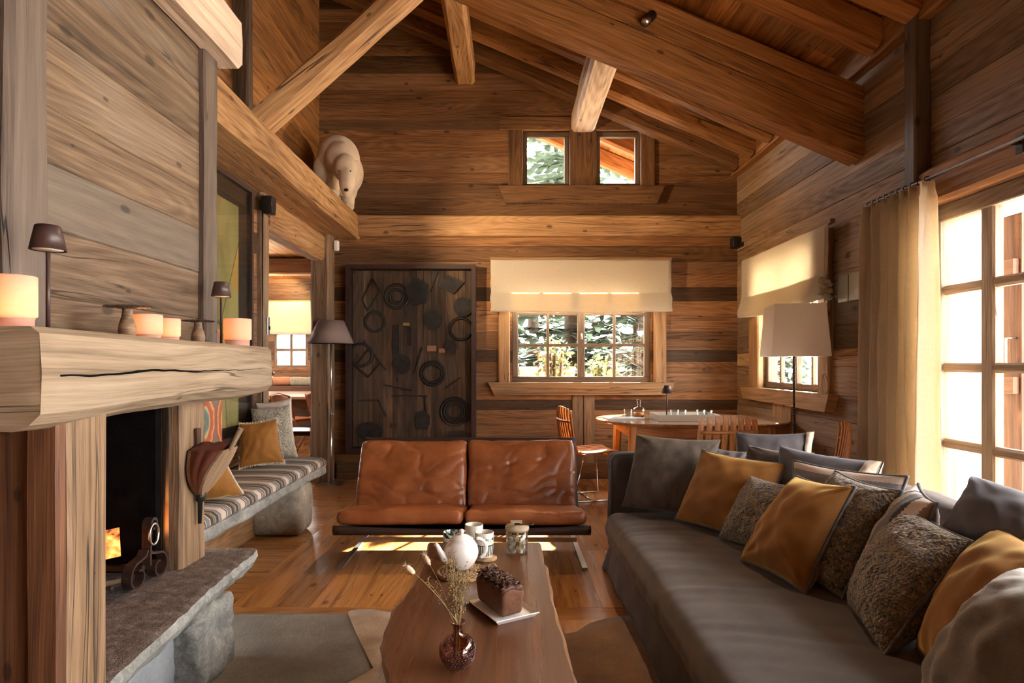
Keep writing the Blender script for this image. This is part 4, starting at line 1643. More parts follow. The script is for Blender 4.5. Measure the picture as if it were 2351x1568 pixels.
def pad(u, v):
    # u across (front underside -> over the front edge -> back), v along
    y = 2.82 + 2.02 * v
    prof = [(-1.455, .437), (-1.430, .440), (-1.415, .455), (-1.418, .478), (-1.440, .494), (-1.50, .500), (-1.60, .503), (-1.75, .502), (-1.93, .496)]
    k = u * (len(prof) - 1)
    i = min(int(k), len(prof) - 2)
    f = k - i
    x = prof[i][0] * (1 - f) + prof[i + 1][0] * f
    z = prof[i][1] * (1 - f) + prof[i + 1][1] * f
    end = max(0, (v - .94) / .06)
    z -= .05 * end ** 2.2
    x -= .05 * end ** 2 * (1 - u)
    return (x - .012 * (1 - v), y, z + .003 * noise.noise(V((u * 4, v * 14, 0))))


mb.grid(pad, 32, 90, .62, 2.02)
o = mb.build('bench_pad', M['bench_stripe'])
o.modifiers.new('thick', 'SOLIDIFY').thickness = .006
tag(o, 'black and cream striped woven pad covering the stone bench', 'bench pad')

# ---------------------------------------------------------------- picture behind the bench
def olive():
    g = G('olive_canvas')
    ob = g.obj()
    n = g.noise(g.vmul(ob, (1, 1, .4)), 2.2, 4, .6, '3D')
    vo = g.n('TexVoronoi', {'Vector': g.vmul(ob, (1, 1.3, .5)), 'Scale': 1.6}, 0, feature='DISTANCE_TO_EDGE')
    c = g.ramp(n, [(.3, (.16, .13, .055)), (.5, (.27, .225, .10)), (.7, (.38, .30, .13))])
    big = g.n('TexVoronoi', {'Vector': g.vmul(ob, (1, 1.3, .5)), 'Scale': 1.1}, 1)
    sp = g.nt.nodes.new('ShaderNodeSeparateColor')
    g.nt.links.new(big, sp.inputs[0])
    c = g.mix(g.rng(sp.outputs[0], .62, .64), c, (.42, .24, .07))
    c = g.mix(g.rng(vo, .0, .012, 1, 0), c, (.05, .04, .02))
    return g.done(g.bsdf(Base_Color=c, Roughness=.8))


pic = empty('framed_picture', label='tall glazed olive abstract picture with a dark frame behind the bench', cat='picture')
fr_y0, fr_y1, fr_z0, fr_z1 = 2.95, 4.58, .69, 2.535
mb = MB()
mb.box(-1.945, -1.905, fr_y1 - .03, fr_y1, fr_z0, fr_z1, 'z')
mb.box(-1.945, -1.905, fr_y0, fr_y0 + .03, fr_z0, fr_z1, 'z')
mb.box(-1.945, -1.905, fr_y0 + .03, fr_y1 - .03, fr_z1 - .03, fr_z1, 'y')
mb.box(-1.945, -1.905, fr_y0 + .03, fr_y1 - .03, fr_z0, fr_z0 + .03, 'y')
mb.build('frame', M['brown_metal'], pic)
mb = MB()
mb.box(-1.945, -1.940, fr_y0 + .03, fr_y1 - .03, fr_z0 + .03, fr_z1 - .03)
mb.build('mount', M['art_frame'], pic)
mb = MB()
mb.box(-1.940, -1.932, fr_y0 + .10, fr_y1 - .20, fr_z0 + .10, fr_z1 - .18)
mb.build('canvas', olive(), pic)
mb = MB()
mb.box(-1.916, -1.913, fr_y0 + .03, fr_y1 - .03, fr_z0 + .03, fr_z1 - .03)
mb.build('glass', M['art_glass'], pic)


def ornament():
    g = G('painted_ornament')
    ob = g.obj()
    sp = g.nt.nodes.new('ShaderNodeSeparateXYZ')
    g.nt.links.new(ob, sp.inputs[0])
    y = g.math('ABSOLUTE', g.math('SUBTRACT', g.math('FRACT', g.math('MULTIPLY', sp.outputs[1], 3.4)), .5))
    z = g.math('ABSOLUTE', g.math('SUBTRACT', g.math('FRACT', g.math('MULTIPLY', sp.outputs[2], 2.9)), .5))
    rad = g.math('POWER', g.math('ADD', g.math('POWER', y, 2.0), g.math('POWER', g.math('MULTIPLY', z, .85), 2.0)), .5)
    wob = g.math('ADD', rad, g.math('MULTIPLY', g.noise(ob, 14, 2, .5, '3D'), .16))
    c = g.ramp(wob, [(.0, (.42, .33, .12)), (.16, (.07, .11, .09)), (.25, (.10, .17, .15)), (.31, (.46, .34, .14)), (.35, (.33, .055, .02)), (.46, (.40, .085, .03)), (.50, (.50, .34, .13)), (.55, (.30, .05, .02)), (.66, (.09, .17, .15))])
    return g.done(g.bsdf(Base_Color=c, Roughness=.55))


mb = MB()
mb.box(-1.900, -1.880, 3.25, 4.02, .686, 1.45, 'z', None, None, .002)
o = mb.build('painted_panel', ornament())
tag(o, 'red and green ornamental painted board leaning behind the fireplace bellows', 'painting')

# ---------------------------------------------------------------- small fixtures
sp_ = empty('spotlight', label='black swivel spotlight on the post beside the picture', cat='spotlight')
mb = MB()
mb.box(-1.925, -1.885, 4.725, 4.79, 2.425, 2.50)
mb.build('mount', M['black_metal'], sp_)
mb = MB()
mb.rbox((-1.855, 4.735, 2.475), (.085, .10, .10), .008, (1, 1, 1))
mb.build('head', M['black_metal'], sp_)
mb = MB()
mb.rbox((-1.842, 4.722, 2.415), (.07, .08, .06), .008, (1, 1, 1))
mb.build('lens_hood', M['black_metal'], sp_)
mb = MB()
mb.tube([(-1.905, 4.745, 2.43), (-1.905, 4.745, 1.6), (-1.905, 4.745, .70)], .006, 6)
mb.build('cable', M['black_metal'], sp_)
sp_ = empty('spotlight', label='small black spotlight high in the back corner beside the side window', cat='spotlight')
mb = MB()
mb.rbox((2.435, 6.49, 2.52), (.10, .10, .11), .01, (1, 1, 1))
mb.build('head', M['black_metal'], sp_)
mb = MB()
mb.box(2.46, 2.485, 6.38, 6.45, 2.465, 2.51)
mb.build('mount', M['black_metal'], sp_)
spot('corner_spot_light', (-1.70, 4.60, 2.36), (1.0, 6.5, 2.5), 170, 70, blend=1.0, r=.05)
spot('side_spot_light', (2.30, 6.24, 2.46), (-1.2, 4.9, 3.9), 120, 80, blend=1.0, r=.08)
dn = empty('downlight', label='little cylindrical metal downlight fixed under the roof truss', cat='downlight')
ddir = V((-.45, -.55, -.7)).normalized()
c0 = V((.975, 4.215, 3.62))
mb = MB()
mb.tube([c0 + V((.03, .02, .03)), c0 + ddir * .075], .034, 20)
mb.build('body', M['iron'], dn)
mb = MB()
mb.tube([c0 + ddir * .076, c0 + ddir * .079], .026, 16)
mb.build('lens', M['steel'], dn)
spot('truss_downlight', c0 + ddir * .09, c0 + ddir * 3, 60, 80)
mb = MB()
mb.rbox((-1.80, 6.42, 2.475), (.055, .055, .11), .018, (2, 2, 2))
tag(mb.build('motion_sensor', M['white_plastic']), 'small white sensor under the beam beside the opening post', 'sensor')
sw = empty('switch_plate', label='slim metal switch plate on the door post beside the dining room opening', cat='switch')
mb = MB()
mb.box(-1.905, -1.897, 4.83, 4.87, 1.46, 1.60, 'z', None, None, .002)
mb.build('plate', M['steel'], sw)
mb = MB()
mb.box(-1.897, -1.888, 4.842, 4.858, 1.50, 1.53)
mb.build('toggle', M['black_metal'], sw)
for k, (ya, yb_) in enumerate(((4.20, 4.335), (4.345, 4.475))):
    o = empty('wall_light', label=['square bronze wall light next to the curtain', 'square bronze wall light next to the roman blind'][k], cat='wall light')
    mb = MB()
    mb.box(2.425, 2.440, ya, yb_, 1.675, 1.865, 'z', None, None, .003)
    mb.build('cover', M['grey_metal'], o)
    mb = MB()
    mb.box(2.440, 2.482, ya + .03, yb_ - .03, 1.70, 1.84)
    mb.build('back_plate', M['black_metal'], o)
# ---------------------------------------------------------------- dark wall piece on the back wall
art = empty('relief_artwork', label='large dark framed relief of iron shapes on boards hung on the back wall', cat='artwork')
ax0, ax1, az0, az1 = -1.705, -.335, .295, 2.28
mb = MB()
mb.box(ax0, ax0 + .045, 6.42, 6.565, az0, az1, 'z')
mb.box(ax1 - .045, ax1, 6.42, 6.565, az0, az1, 'z')
mb.box(ax0 + .045, ax1 - .045, 6.42, 6.565, az1 - .045, az1, 'x')
mb.box(ax0 + .045, ax1 - .045, 6.42, 6.565, az0, az0 + .045, 'x')
mb.build('frame', M['art_frame'], art)
mb = MB()
x = ax0 + .05
ra = random.Random(17)
while x < ax1 - .05:
    w = ra.uniform(.07, .15)
    mb.box(x, min(ax1 - .05, x + w), 6.53, 6.565, az0 + .05, az1 - .05, 'z', (ra.random(), ra.random(), 0), None, .003)
    x += w
mb.build('board_panel', M['art_panel'], art)


def apt(u, v):
    return ax0 + (ax1 - ax0) * u, az0 + (az1 - az0) * v


def art_ring(u, v, r, th=.016):
    mb = MB()
    x, z = apt(u, v)
    mb.tube([(x + r * math.cos(a), 6.522, z + r * math.sin(a)) for a in [2 * PI * i / 28 for i in range(28)]], th, 6, closed=True)
    mb.build('iron_ring', M['art_iron'], art)


def art_plate(u, v, pts, mat='art_iron', dy=.02):
    mb = MB()
    x, z = apt(u, v)
    mb.prism([(x + a, z + b) for a, b in pts], 6.515 - dy * .5, 6.531, 'y')
    mb.build('iron_plate', M[mat], art)


def poly(n, r, rot=0.0, sq=1.0):
    return [(r * math.cos(rot + 2 * PI * i / n), sq * r * math.sin(rot + 2 * PI * i / n)) for i in range(n)]


def art_bar(u0, v0, u1, v1, w=.016):
    mb = MB()
    a, b = apt(u0, v0), apt(u1, v1)
    mb.beam((a[0], 6.518, a[1]), (b[0], 6.518, b[1]), w, .016, up=(0, 1, 0), ch=.003, amp=.003)
    mb.build('iron_bar', M['art_iron'], art)


for u, v, r in ((.38, .835, .075), (.38, .835, .125), (.21, .70, .105), (.66, .42, .10), (.66, .42, .125), (.83, .215, .11), (.83, .215, .145), (.83, .215, .085), (.88, .66, .115), (.10, .52, .12)): art_ring(u, v, r)
for u, v, p in ((.54, .86, poly(5, .13, .5, 1.3)), (.80, .90, poly(4, .15, .2, .7)), (.90, .78, poly(18, .105)), (.42, .47, poly(16, .10, 0, 1.1)), (.17, .11, poly(9, .15, .2, .7)), (.86, .07, poly(6, .15, .1, .6)), (.58, .17, poly(7, .09, .4, 1.2)), (.66, .71, poly(8, .10, .3, 1.2)), (.52, .055, poly(3, .10, .2, .5)), (.80, .56, poly(7, .07, .2, 1.3))): art_plate(u, v, p)
art_plate(.375, .60, [(-.035, -.16), (.035, -.16), (.035, .16), (-.035, .16)])
art_plate(.485, .62, [(-.012, -.10), (.012, -.10), (.012, .10), (-.012, .10)])
for b in ((.11, .82, .19, .93), (.19, .93, .25, .86), (.25, .86, .15, .76), (.15, .76, .11, .82), (.06, .46, .16, .55), (.16, .55, .26, .48), (.26, .48, .16, .40), (.16, .40, .06, .46), (.12, .60, .30, .44), (.08, .275, .24, .275), (.24, .275, .30, .19), (.52, .42, .58, .56), (.60, .30, .62, .12), (.88, .40, .76, .34), (.70, .97, .64, .86), (.28, .36, .50, .33), (.34, .30, .62, .30)): art_bar(*b)
M['art_yellow'] = plain('art_ochre', (.30, .20, .05), .6)
M['reflection_tan'] = plain('reflection_tan', (.30, .15, .09), .5)  # colour of a reflection in the artwork glass
art_plate(.455, .685, [(-.035, -.012), (.035, -.012), (.03, .018), (-.03, .018)], 'art_yellow')
art_plate(.66, .555, [(-.055, -.03), (.04, -.03), (.04, .03), (-.055, .03)], 'reflection_tan')  # this and the next tan plate paint in a reflection on the glass
art_plate(.735, .545, [(-.035, -.025), (.035, -.025), (.035, .02), (-.035, .02)], 'reflection_tan')
mb = MB()
mb.box(ax0 + .046, ax1 - .046, 6.4350, 6.4385, az0 + .046, az1 - .046)
mb.build('glass', glass_mat('artwork_glass', (.97, .97, .97), .3), art)

# ---------------------------------------------------------------- floor lamps
fl = empty('floor_lamp', (-1.80, 6.22, 0), label='slim steel floor lamp with a taupe cone shade by the opening post', cat='lamp')
mb = MB()
mb.box(-.125, .125, -.125, .125, 0, .012)
mb.build('base', M['steel'], fl)
mb = MB()
mb.lathe([(.014, .012), (.014, .72)], (0, 0, 0), 14)
mb.lathe([(.010, .72), (.010, 1.50)], (0, 0, 0), 14)
mb.build('pole', M['steel'], fl)
mb = MB()
mb.tube([(0, 0, .72), (.03, 0, .72)], .006, 8)
mb.build('knob', M['steel'], fl)
mb = MB()
mb.lathe([(.228, 1.440), (.132, 1.672), (.128, 1.672), (.224, 1.440)], (0, 0, 0), 48)
mb.build('shade', M['shade_taupe'], fl)

fl = empty('floor_lamp', (2.19, 4.66, 0), rz=math.radians(-11), label='tall thin floor lamp with a square white shade before the side window', cat='lamp')
mb = MB()
mb.lathe([(.13, 0), (.13, .014), (.02, .02), (0, .02)], (0, 0, 0), 32)
mb.build('base', M['black_metal'], fl)
mb = MB()
mb.tube([(0, 0, .015), (0, 0, 1.0), (0, 0, 1.62)], .007, 8)
for k in range(60):
    mb.ball((0, 0, .04 + k * .02), .0105, 6, 4)
mb.build('pole', M['iron'], fl)
mb = MB()
a, b, z0, z1 = .205, .165, 1.285, 1.675
vs = []
for s_, z in ((a, z0), (b + .012, z1), (b + .010, z1), (a - .002, z0)):
    vs += [(-s_, -s_, z), (s_, -s_, z), (s_, s_, z), (-s_, s_, z)]
fs = []
for i in range(3):
    for j in range(4):
        fs.append((i * 4 + j, i * 4 + (j + 1) % 4, i * 4 + 4 + (j + 1) % 4, i * 4 + 4 + j))
mb.add(vs, fs)
mb.build('shade', M['lamp_shade_white'], fl)

# ---------------------------------------------------------------- bear on the beam
br = MB()
bx, by = -1.705, 5.86


def E(c, r, rot=None):
    m = rot.to_matrix() if rot is not None else None
    br.ball((bx + c[0], by + c[1], 2.822 + c[2]), r, 20, 14, M=m)


from mathutils import Euler
E((.03, .28, .355), (.215, .34, .235))          # rump and barrel
E((.075, .03, .40), (.200, .24, .205))          # shoulders
E((.135, -.11, .335), (.150, .18, .165), Euler((.6, 0, 0)))   # neck
E((.215, -.235, .205), (.108, .120, .140))      # skull
E((.243, -.305, .075), (.074, .078, .140))      # muzzle
E((.255, -.335, -.030), (.054, .054, .060))     # nose end
E((.118, -.20, .275), (.026, .020, .040))       # ear
E((.312, -.20, .265), (.026, .020, .040))
for lx, ly, f in ((-.07, -.03, 1), (.045, -.04, 1), (-.09, .46, 1.15), (.06, .46, 1.15)):
    E((lx, ly, .25), (.080 * f, .10 * f, .17))
    E((lx, ly - .01, .10), (.064, .075, .12))
    E((lx, ly - .03, .03), (.065, .095, .034))
E((.0, .61, .36), (.03, .03, .05))
M['bear'] = plain('bear_fur', (.56, .46, .35), .85, 0, .12, 10, .25, 90, .3)
bo = br.build('polar_bear', M['bear'], None, (bx, by, 2.822))
md = bo.modifiers.new('skin', 'REMESH')
md.mode = 'VOXEL'
md.voxel_size = .011
md.use_smooth_shade = True
md = bo.modifiers.new('smooth', 'SMOOTH')
md.factor = .6
md.iterations = 12
tag(bo, 'large cream polar bear figure with lowered head standing on the ceiling beam', 'bear')
for nm, c, r in (('nose', (.257, -.386, -.030), (.022, .010, .015)), ('eye', (.183, -.360, .150), .007), ('eye', (.288, -.352, .150), .007)):
    mb = MB()
    mb.ball(c, r, 10, 8)
    o = mb.build(nm, M['black_metal'], bo)

# ---------------------------------------------------------------- dining table and chairs in the corner
dt = empty('dining_table', (1.62, 5.42, 0), label='oval orange-wood dining table in the back corner', cat='table')
mb = MB()
n = 64
prof = [(.0, .712), (.93, .712), (.985, .720), (1.0, .732), (.995, .742), (.0, .742)]
vs, fs = [], []
for r, z in prof:
    for j in range(n):
        a = 2 * PI * j / n
        e = .82
        cx = math.copysign(abs(math.cos(a)) ** e, math.cos(a)) * .83 * r
        cy = math.copysign(abs(math.sin(a)) ** e, math.sin(a)) * .56 * r
        vs.append((cx, cy, z))
for i in range(len(prof) - 1):
    for j in range(n):
        fs.append((i * n + j, i * n + (j + 1) % n, (i + 1) * n + (j + 1) % n, (i + 1) * n + j))
mb.add(vs, fs, [[(vs[k][0], vs[k][1]) for k in f] for f in fs])
M['table_top'] = wood('dark_table_top', (.12, .06, .03), (.30, .17, .09), (.42, .26, .15), vary=.05, rough=.16, bump=.04, crack=0, knots=0, gs=1.4, spec=.6)
mb.build('tabletop', M['table_top'], dt)
mb = MB()
mb.box(-.58, .58, -.37, -.34, .62, .712, 'x')
mb.box(-.58, .58, .34, .37, .62, .712, 'x')
mb.box(-.60, -.57, -.37, .37, .62, .712, 'y')
mb.box(.57, .60, -.37, .37, .62, .712, 'y')
mb.build('apron', M['teak'], dt)
for sx in (-1, 1):
    for sy in (-1, 1):
        mb = MB()
        mb.beam((sx * .60, sy * .37, 0), (sx * .575, sy * .35, .71), .055, .055, up=(0, 1, 0), ch=.012, amp=0, taper=1.35)
        mb.build('leg', M['teak'], dt)


def make_chair(label):
    t = empty('slat_chair', label=label, cat='chair', group='slatted wood chairs in the dining corner')
    prof = [(.235, .415), (.225, .438), (.15, .440), (.0, .428), (-.12, .428), (-.175, .450), (-.205, .52), (-.228, .62), (-.245, .72), (-.255, .80), (-.252, .845)]

    def at(t_):
        k = t_ * (len(prof) - 1)
        i = min(int(k), len(prof) - 2)
        f = k - i
        f2 = f
        return V((0, prof[i][0] * (1 - f2) + prof[i + 1][0] * f2, prof[i][1] * (1 - f2) + prof[i + 1][1] * f2))
    N = 8
    for k in range(N):
        mb = MB()
        q = (k - (N - 1) / 2) / ((N - 1) / 2)
        vs, fs, uvs = [], [], []
        S = 36
        for i in range(S + 1):
            u = i / S
            p = at(u)
            d = (at(min(1, u + .02)) - at(max(0, u - .02))).normalized()
            nn = V((1, 0, 0)).cross(d)
            fan = .185 + .03 * math.sin(u * PI) + .012 * u
            back = max(0, (u - .45) / .55)
            dip = .030 * q * q * back
            xx = q * fan
            wv = .0215 if u < .5 else .0205
            c = p + V((xx, dip, 0)) + (V((0, 0, .012 * q * q)) if u < .5 else V((0, 0, -.03 * q * q * max(0, (u - .8) / .2))))
            for a, b in ((-1, -1), (1, -1), (1, 1), (-1, 1)):
                vs.append(c + V((a * wv, 0, 0)) + nn * (b * .005))
        for i in range(S):
            for j in range(4):
                j2 = (j + 1) % 4
                fs.append((i * 4 + j, i * 4 + 4 + j, i * 4 + 4 + j2, i * 4 + j2))
                uvs.append([(i / S, j * .03), ((i + 1) / S, j * .03), ((i + 1) / S, j * .03 + .03), (i / S, j * .03 + .03)])
        fs += [(0, 1, 2, 3), (S * 4 + 3, S * 4 + 2, S * 4 + 1, S * 4)]
        uvs += [[(0, 0)] * 4] * 2
        mb.add(vs, fs, uvs)
        mb.build('lath', M['teak'], t)
    mb = MB()
    mb.tube([(x_, -.262 + .030 * (x_ / .2) ** 2, .715) for x_ in [(-.21 + .42 * i / 10) for i in range(11)]], .012, 8)
    mb.build('back_rail', M['teak'], t)
    mb = MB()
    mb.box(-.19, .19, -.10, -.07, .405, .420, 'x')
    mb.box(-.19, .19, .12, .15, .412, .430, 'x')
    mb.build('seat_rail', M['teak'], t)
    for sg in (-1, 1):
        mb = MB()
        mb.tube([(sg * .15, .135, .415), (sg * .185, .17, .012), (sg * .185, .10, .008), (sg * .185, -.17, .008), (sg * .185, -.20, .012), (sg * .15, -.085, .410)], .0065, 8)
        mb.build('leg_frame', M['chrome'], t)
    mb = MB()
    mb.tube([(-.185, -.02, .010), (.185, -.02, .010)], .006, 8)
    mb.build('cross_wire', M['chrome'], t)
    return t


ch = make_chair('slatted wooden chair at the free end of the oval table, seen from the side')
ch.location, ch.rotation_euler = (.74, 5.62, 0), (0, 0, math.radians(-78))
c2 = copy_tree(ch)
c2.location, c2.rotation_euler = (1.64, 4.80, 0), (0, 0, math.radians(4))
c2['label'] = 'slatted wooden chair seen from behind, above the pillows of the dark sofa'
c3 = copy_tree(ch)
c3.location, c3.rotation_euler = (2.03, 4.14, 0), (0, 0, math.radians(70))
c3['label'] = 'slatted wooden chair half hidden by the long curtain'

Z = .743
mini_lamp(1.40, 5.36, Z, .30, 'small cordless lamp glinting in the sun on the oval dining table')
tr = empty('serving_tray', (1.52, 5.28, Z), label='pale rectangular tray with raised sides on the dining table', cat='tray')
M['tray'] = plain('pale_tray', (.55, .52, .47), .35)
mb = MB()
mb.box(-.24, .28, -.13, .22, 0, .008)
mb.build('base', M['tray'], tr)
mb = MB()
for b in ((-.24, .28, -.13, -.12), (-.24, .28, .21, .22), (-.24, -.23, -.12, .21), (.27, .28, -.12, .21)): mb.box(*b, .008, .055)
mb.build('rim', M['tray'], tr)
dc = empty('decanter', (1.19, 5.52, Z), label='glass decanter of amber liquor on the dining table', cat='decanter')
mb = MB()
mb.lathe([(.0, .0), (.052, 0), (.056, .01), (.056, .075), (.045, .09), (.016, .10), (.016, .125), (.022, .128)], (0, 0, 0), 8)
mb.build('bottle', M['clear_glass'], dc)
mb = MB()
mb.lathe([(.0, .004), (.050, .004), (.051, .05), (0, .05)], (0, 0, 0), 8)
mb.build('liquor', plain('amber', (.55, .17, .02), .1), dc)
mb = MB()
mb.ball((0, 0, .148), (.022, .022, .022), 8, 6)
mb.build('stopper', M['clear_glass'], dc)
gl0 = None
for i, (x, y, z, lb) in enumerate(((1.10, 5.56, Z, 'cut glass tumbler standing beside the amber decanter'), (1.47, 5.36, Z + .008, 'cut glass tumbler standing in the tray near the small lamp'), (1.53, 5.34, Z + .008, 'cut glass tumbler second in the row inside the tray'), (1.70, 5.36, Z + .008, 'cut glass tumbler near the end of the tray'), (1.75, 5.32, Z + .008, 'cut glass tumbler in the far corner of the tray'))):
    mb = MB()
    mb.lathe([(.0, .006), (.030, .006), (.036, .075), (.039, .075), (.034, 0), (.0, 0)], (0, 0, 0), 12)
    tag(mb.build('glass_tumbler', M['clear_glass'], None), lb, 'glass', 'tumblers on the dining table').location = (x, y, z)
mb = MB()
mb.box(-.16, .16, -.10, .10, 0, .012)
o = mb.build('magazine', plain('magazine_cover', (.6, .6, .6), .3))
o.location, o.rotation_euler = (1.03, 5.42, Z), (0, 0, .12)
tag(o, 'pale magazine lying on the free end of the dining table', 'magazine')

# ---------------------------------------------------------------- room seen through the opening
plank_wall('wall_dining_far', M['wall'], 'y', 11.5, -6.6, -1.8, 0, 3.3, -1, [(-4.40, -3.76, 1.18, 1.85)], .14, .14, .22, 31)
plank_wall('wall_dining_side', M['wall'], 'x', -6.5, 4.6, 11.5, 0, 3.3, 1, [(8.2, 10.6, .8, 2.3)], .12, .14, .22, 32)  # opening added out of view to let sky light in
plank_wall('wall_dining_near', M['wall'], 'y', 4.74, -6.6, -2.05, 0, 3.3, 1, (), .1, .14, .22, 33)
plank_wall('wall_dining_right', M['wall'], 'x', -2.06, 6.60, 11.5, 0, 3.3, -1, (), .1, .14, .22, 34)
mb = MB()
x = -6.6
while x < -2.0:
    w = R.uniform(.16, .24)
    mb.box(x, x + w, 4.7, 11.6, 2.84, 2.88, 'y', None, None, .003)
    x += w
struct(mb.build('ceiling_dining', M['ceiling']))
mb = MB()
mb.beam((-6.4, 9.2, 2.70), (-2.1, 9.2, 2.70), .2, .25, ch=.02, amp=.008, seg=.25)
struct(mb.build('ceiling_beam', M['beam']))
w7 = window('added_window_7', 'x', -6.56, 8.2, 10.6, .8, 2.3, 4, 2, .07, .035, out=-1, label='unseen side window added to light the far dining room')  # unseen window, added to brighten the dining room
w6 = window('window_6', 'y', 11.5, -4.42, -3.74, 1.15, 1.86, 2, 2, .07, .05, label='small four-pane window in the far dining room')
blind('y', 11.45, -4.75, -3.4, 1.80, 2.40, -1, 'linen roman blind over the small window of the far dining room', seed=8)
spot('dining_wall_light', (-4.0, 10.9, 2.75), (-4.3, 11.5, 2.2), 40, 120, (1, .66, .32))
bulb('dining_fill', (-3.9, 9.4, 2.3), 35, (1, .66, .34), .1)  # bulb added to brighten the room; no pendant hangs there
t = empty('long_table', (-3.75, 10.1, 0), label='long pale-topped table in the far dining room', cat='table')
mb = MB()
mb.box(-.85, .95, -.9, .9, .70, .745, 'x', None, None, .008)
M['pale_top'] = plain('pale_table_top', (.72, .70, .66), .18)
mb.build('tabletop', M['pale_top'], t)
for y_ in (-.84, .84):
    mb = MB()
    mb.box(-.80, .90, y_ - .02, y_ + .02, .58, .70, 'x')
    mb.build('apron', M['red_post'], t)
for sx in (-.72, .8):
    for sy in (-.8, .8):
        mb = MB()
        mb.box(sx - .04, sx + .04, sy - .04, sy + .04, 0, .70, 'z')
        mb.build('leg', M['red_post'], t)
M['rattan'] = plain('rattan', (.40, .17, .085), .6, 0, .4, 90, .5, 120)
ch0 = empty('rattan_chair', label='rattan chair nearer the door post at the long table', cat='chair', group='rattan chairs in the far dining room')
mb = MB()
mb.rbox((0, 0, .45), (.42, .42, .03), .015, (3, 3, 1))
mb.build('seat', M['rattan'], ch0)
mb = MB()
mb.grid(lambda u, v: (-.18 + .36 * u + 0 * v, -.21 - .09 * v + .02 * math.cos((u - .5) * PI), .50 + .30 * v - .03 * (2 * u - 1) ** 4), 10, 8)
o = mb.build('backrest', M['rattan'], ch0)
o.modifiers.new('thick', 'SOLIDIFY').thickness = .012
mb = MB()
mb.tube([(-.18, -.20, .47), (-.19, -.30, .79), (0, -.315, .83), (.19, -.30, .79), (.18, -.20, .47)], .011, 8)
mb.build('back_frame', M['teak'], ch0)
for sx in (-1, 1):
    for sy in (-1, 1):
        mb = MB()
        mb.tube([(sx * .17, sy * .17, .45), (sx * .20, -sy * .02, .22), (sx * .20, sy * -.20, 0)] if sy > 0 else [(sx * .17, -.17, .45), (sx * .195, .02, .22), (sx * .195, .20, 0)], .010, 8)
        mb.build('leg', M['teak'], ch0)
ch0.location, ch0.rotation_euler = (-3.02, 8.72, 0), (0, 0, math.radians(-28))
k = copy_tree(ch0)
k.location, k.rotation_euler = (-2.66, 9.12, 0), (0, 0, math.radians(-24))
k['label'] = 'rattan chair nearer the opening post at the long table'
st = empty('folding_stool', (-2.56, 7.45, 0), label='crossed-leg stool with a dark hide seat in the opening', cat='stool')
mb = MB()
mb.rbox((0, 0, .40), (.50, .40, .05), .02, (4, 4, 1))
mb.build('seat', M['fur_dark'], st)
mb = MB()
mb.box(-.25, .25, -.205, .205, .425, .435)
mb.build('seat_edge', M['steel'], st)
for sx in (-.18, .18):
    for sg in (-1, 1):
        mb = MB()
        mb.tube([(sx + .01 * sg, sg * .18, 0), (sx + .01 * sg, -sg * .18, .38)], .009, 8)
        mb.build('leg', M['steel'], st)
for x, w, lb, mt in ((-4.3, .7, 'long rust bolster on the window bench of the far dining room', 'rattan'), (-3.75, .55, 'tan patterned pillow on the window bench of the far dining room', 'boucle_pale')):
    mb = MB()
    mb.rbox((x, 11.25, .92), (w, .18, .16), .07, (6, 3, 3), lambda p: p + noise.noise_vector(p * 5) * .012)
    tag(mb.build('bench_pillow', M[mt]), lb, 'pillow')
mb = MB()
mb.box(-4.9, -3.3, 11.0, 11.45, .0, .84, 'x', None, None, .01)
tag(mb.build('window_bench', M['red_post']), 'reddish built-in bench under the small dining room window', 'bench')
mini_lamp(-4.22, 10.95, .84, .26, 'tiny cordless lamp on the bench under the small dining room window')
# ---------------------------------------------------------------- cognac leather settee
so = empty('leather_settee', (-.27, 4.0, 0), label='low cognac leather two-seat settee on a flat steel frame', cat='sofa')
L0 = V((-.27, 4.0, 0))


def puff(size, seed, amp, edge=.35):
    h = V(size) / 2

    def fn(p):
        u, v = p.x / h.x, p.y / h.y
        k = (1 - abs(u) ** 3.0) * (1 - abs(v) ** 3.0)
        q = V(p)
        q.z *= 1 + edge * k
        w = noise.noise_vector(V((p.x * 3.4 + seed, p.y * 4.5, p.z * 3 + seed)))
        # creases that fan out from the corners
        a = noise.noise(V((p.x * 2.2 + p.y * 5.0 + seed, p.y * 1.6 - p.x * 3.2, seed)))
        cr = math.exp(-abs(a) * 22) + .6 * math.exp(-abs(noise.noise(V((p.x * 5.0 - p.y * 6.0 + seed, p.y * 4.0 + p.x * 3.0, seed + 4)))) * 18)
        q.z += w.z * amp - cr * amp * .85 * (1 if p.z > 0 else -.3)
        q.x += w.x * amp * .8
        q.y += w.y * amp * .8
        return q
    return fn


for k, (x0, x1) in enumerate(((-1.02, -.262), (-.252, .475))):
    mb = MB()
    sz = (x1 - x0, .60, .085)
    mb.M = Matrix.Translation(V(((x0 + x1) / 2, 3.90, .268)) - L0) @ Matrix.Rotation(math.radians(-9.5), 4, 'X')
    mb.rbox((0, 0, 0), sz, .035, (44, 30, 3), puff(sz, 3.1 + k * 7, .009, .30))
    c_ = mb.build('seat_cushion', M['leather'], so)
    mb = MB()
    x0b, x1b = (-1.03, -.285) if k == 0 else (-.277, .468)
    sz = (x1b - x0b, .50, .10)
    mb.M = Matrix.Translation(V(((x0b + x1b) / 2, 4.245, .452)) - L0) @ Matrix.Rotation(math.radians(64), 4, 'X')
    mb.rbox((0, 0, 0), sz, .038, (48, 34, 3), puff(sz, 11.7 + k * 5, .017, .42))
    mb.build('back_cushion', M['leather'], so)
mb = MB()


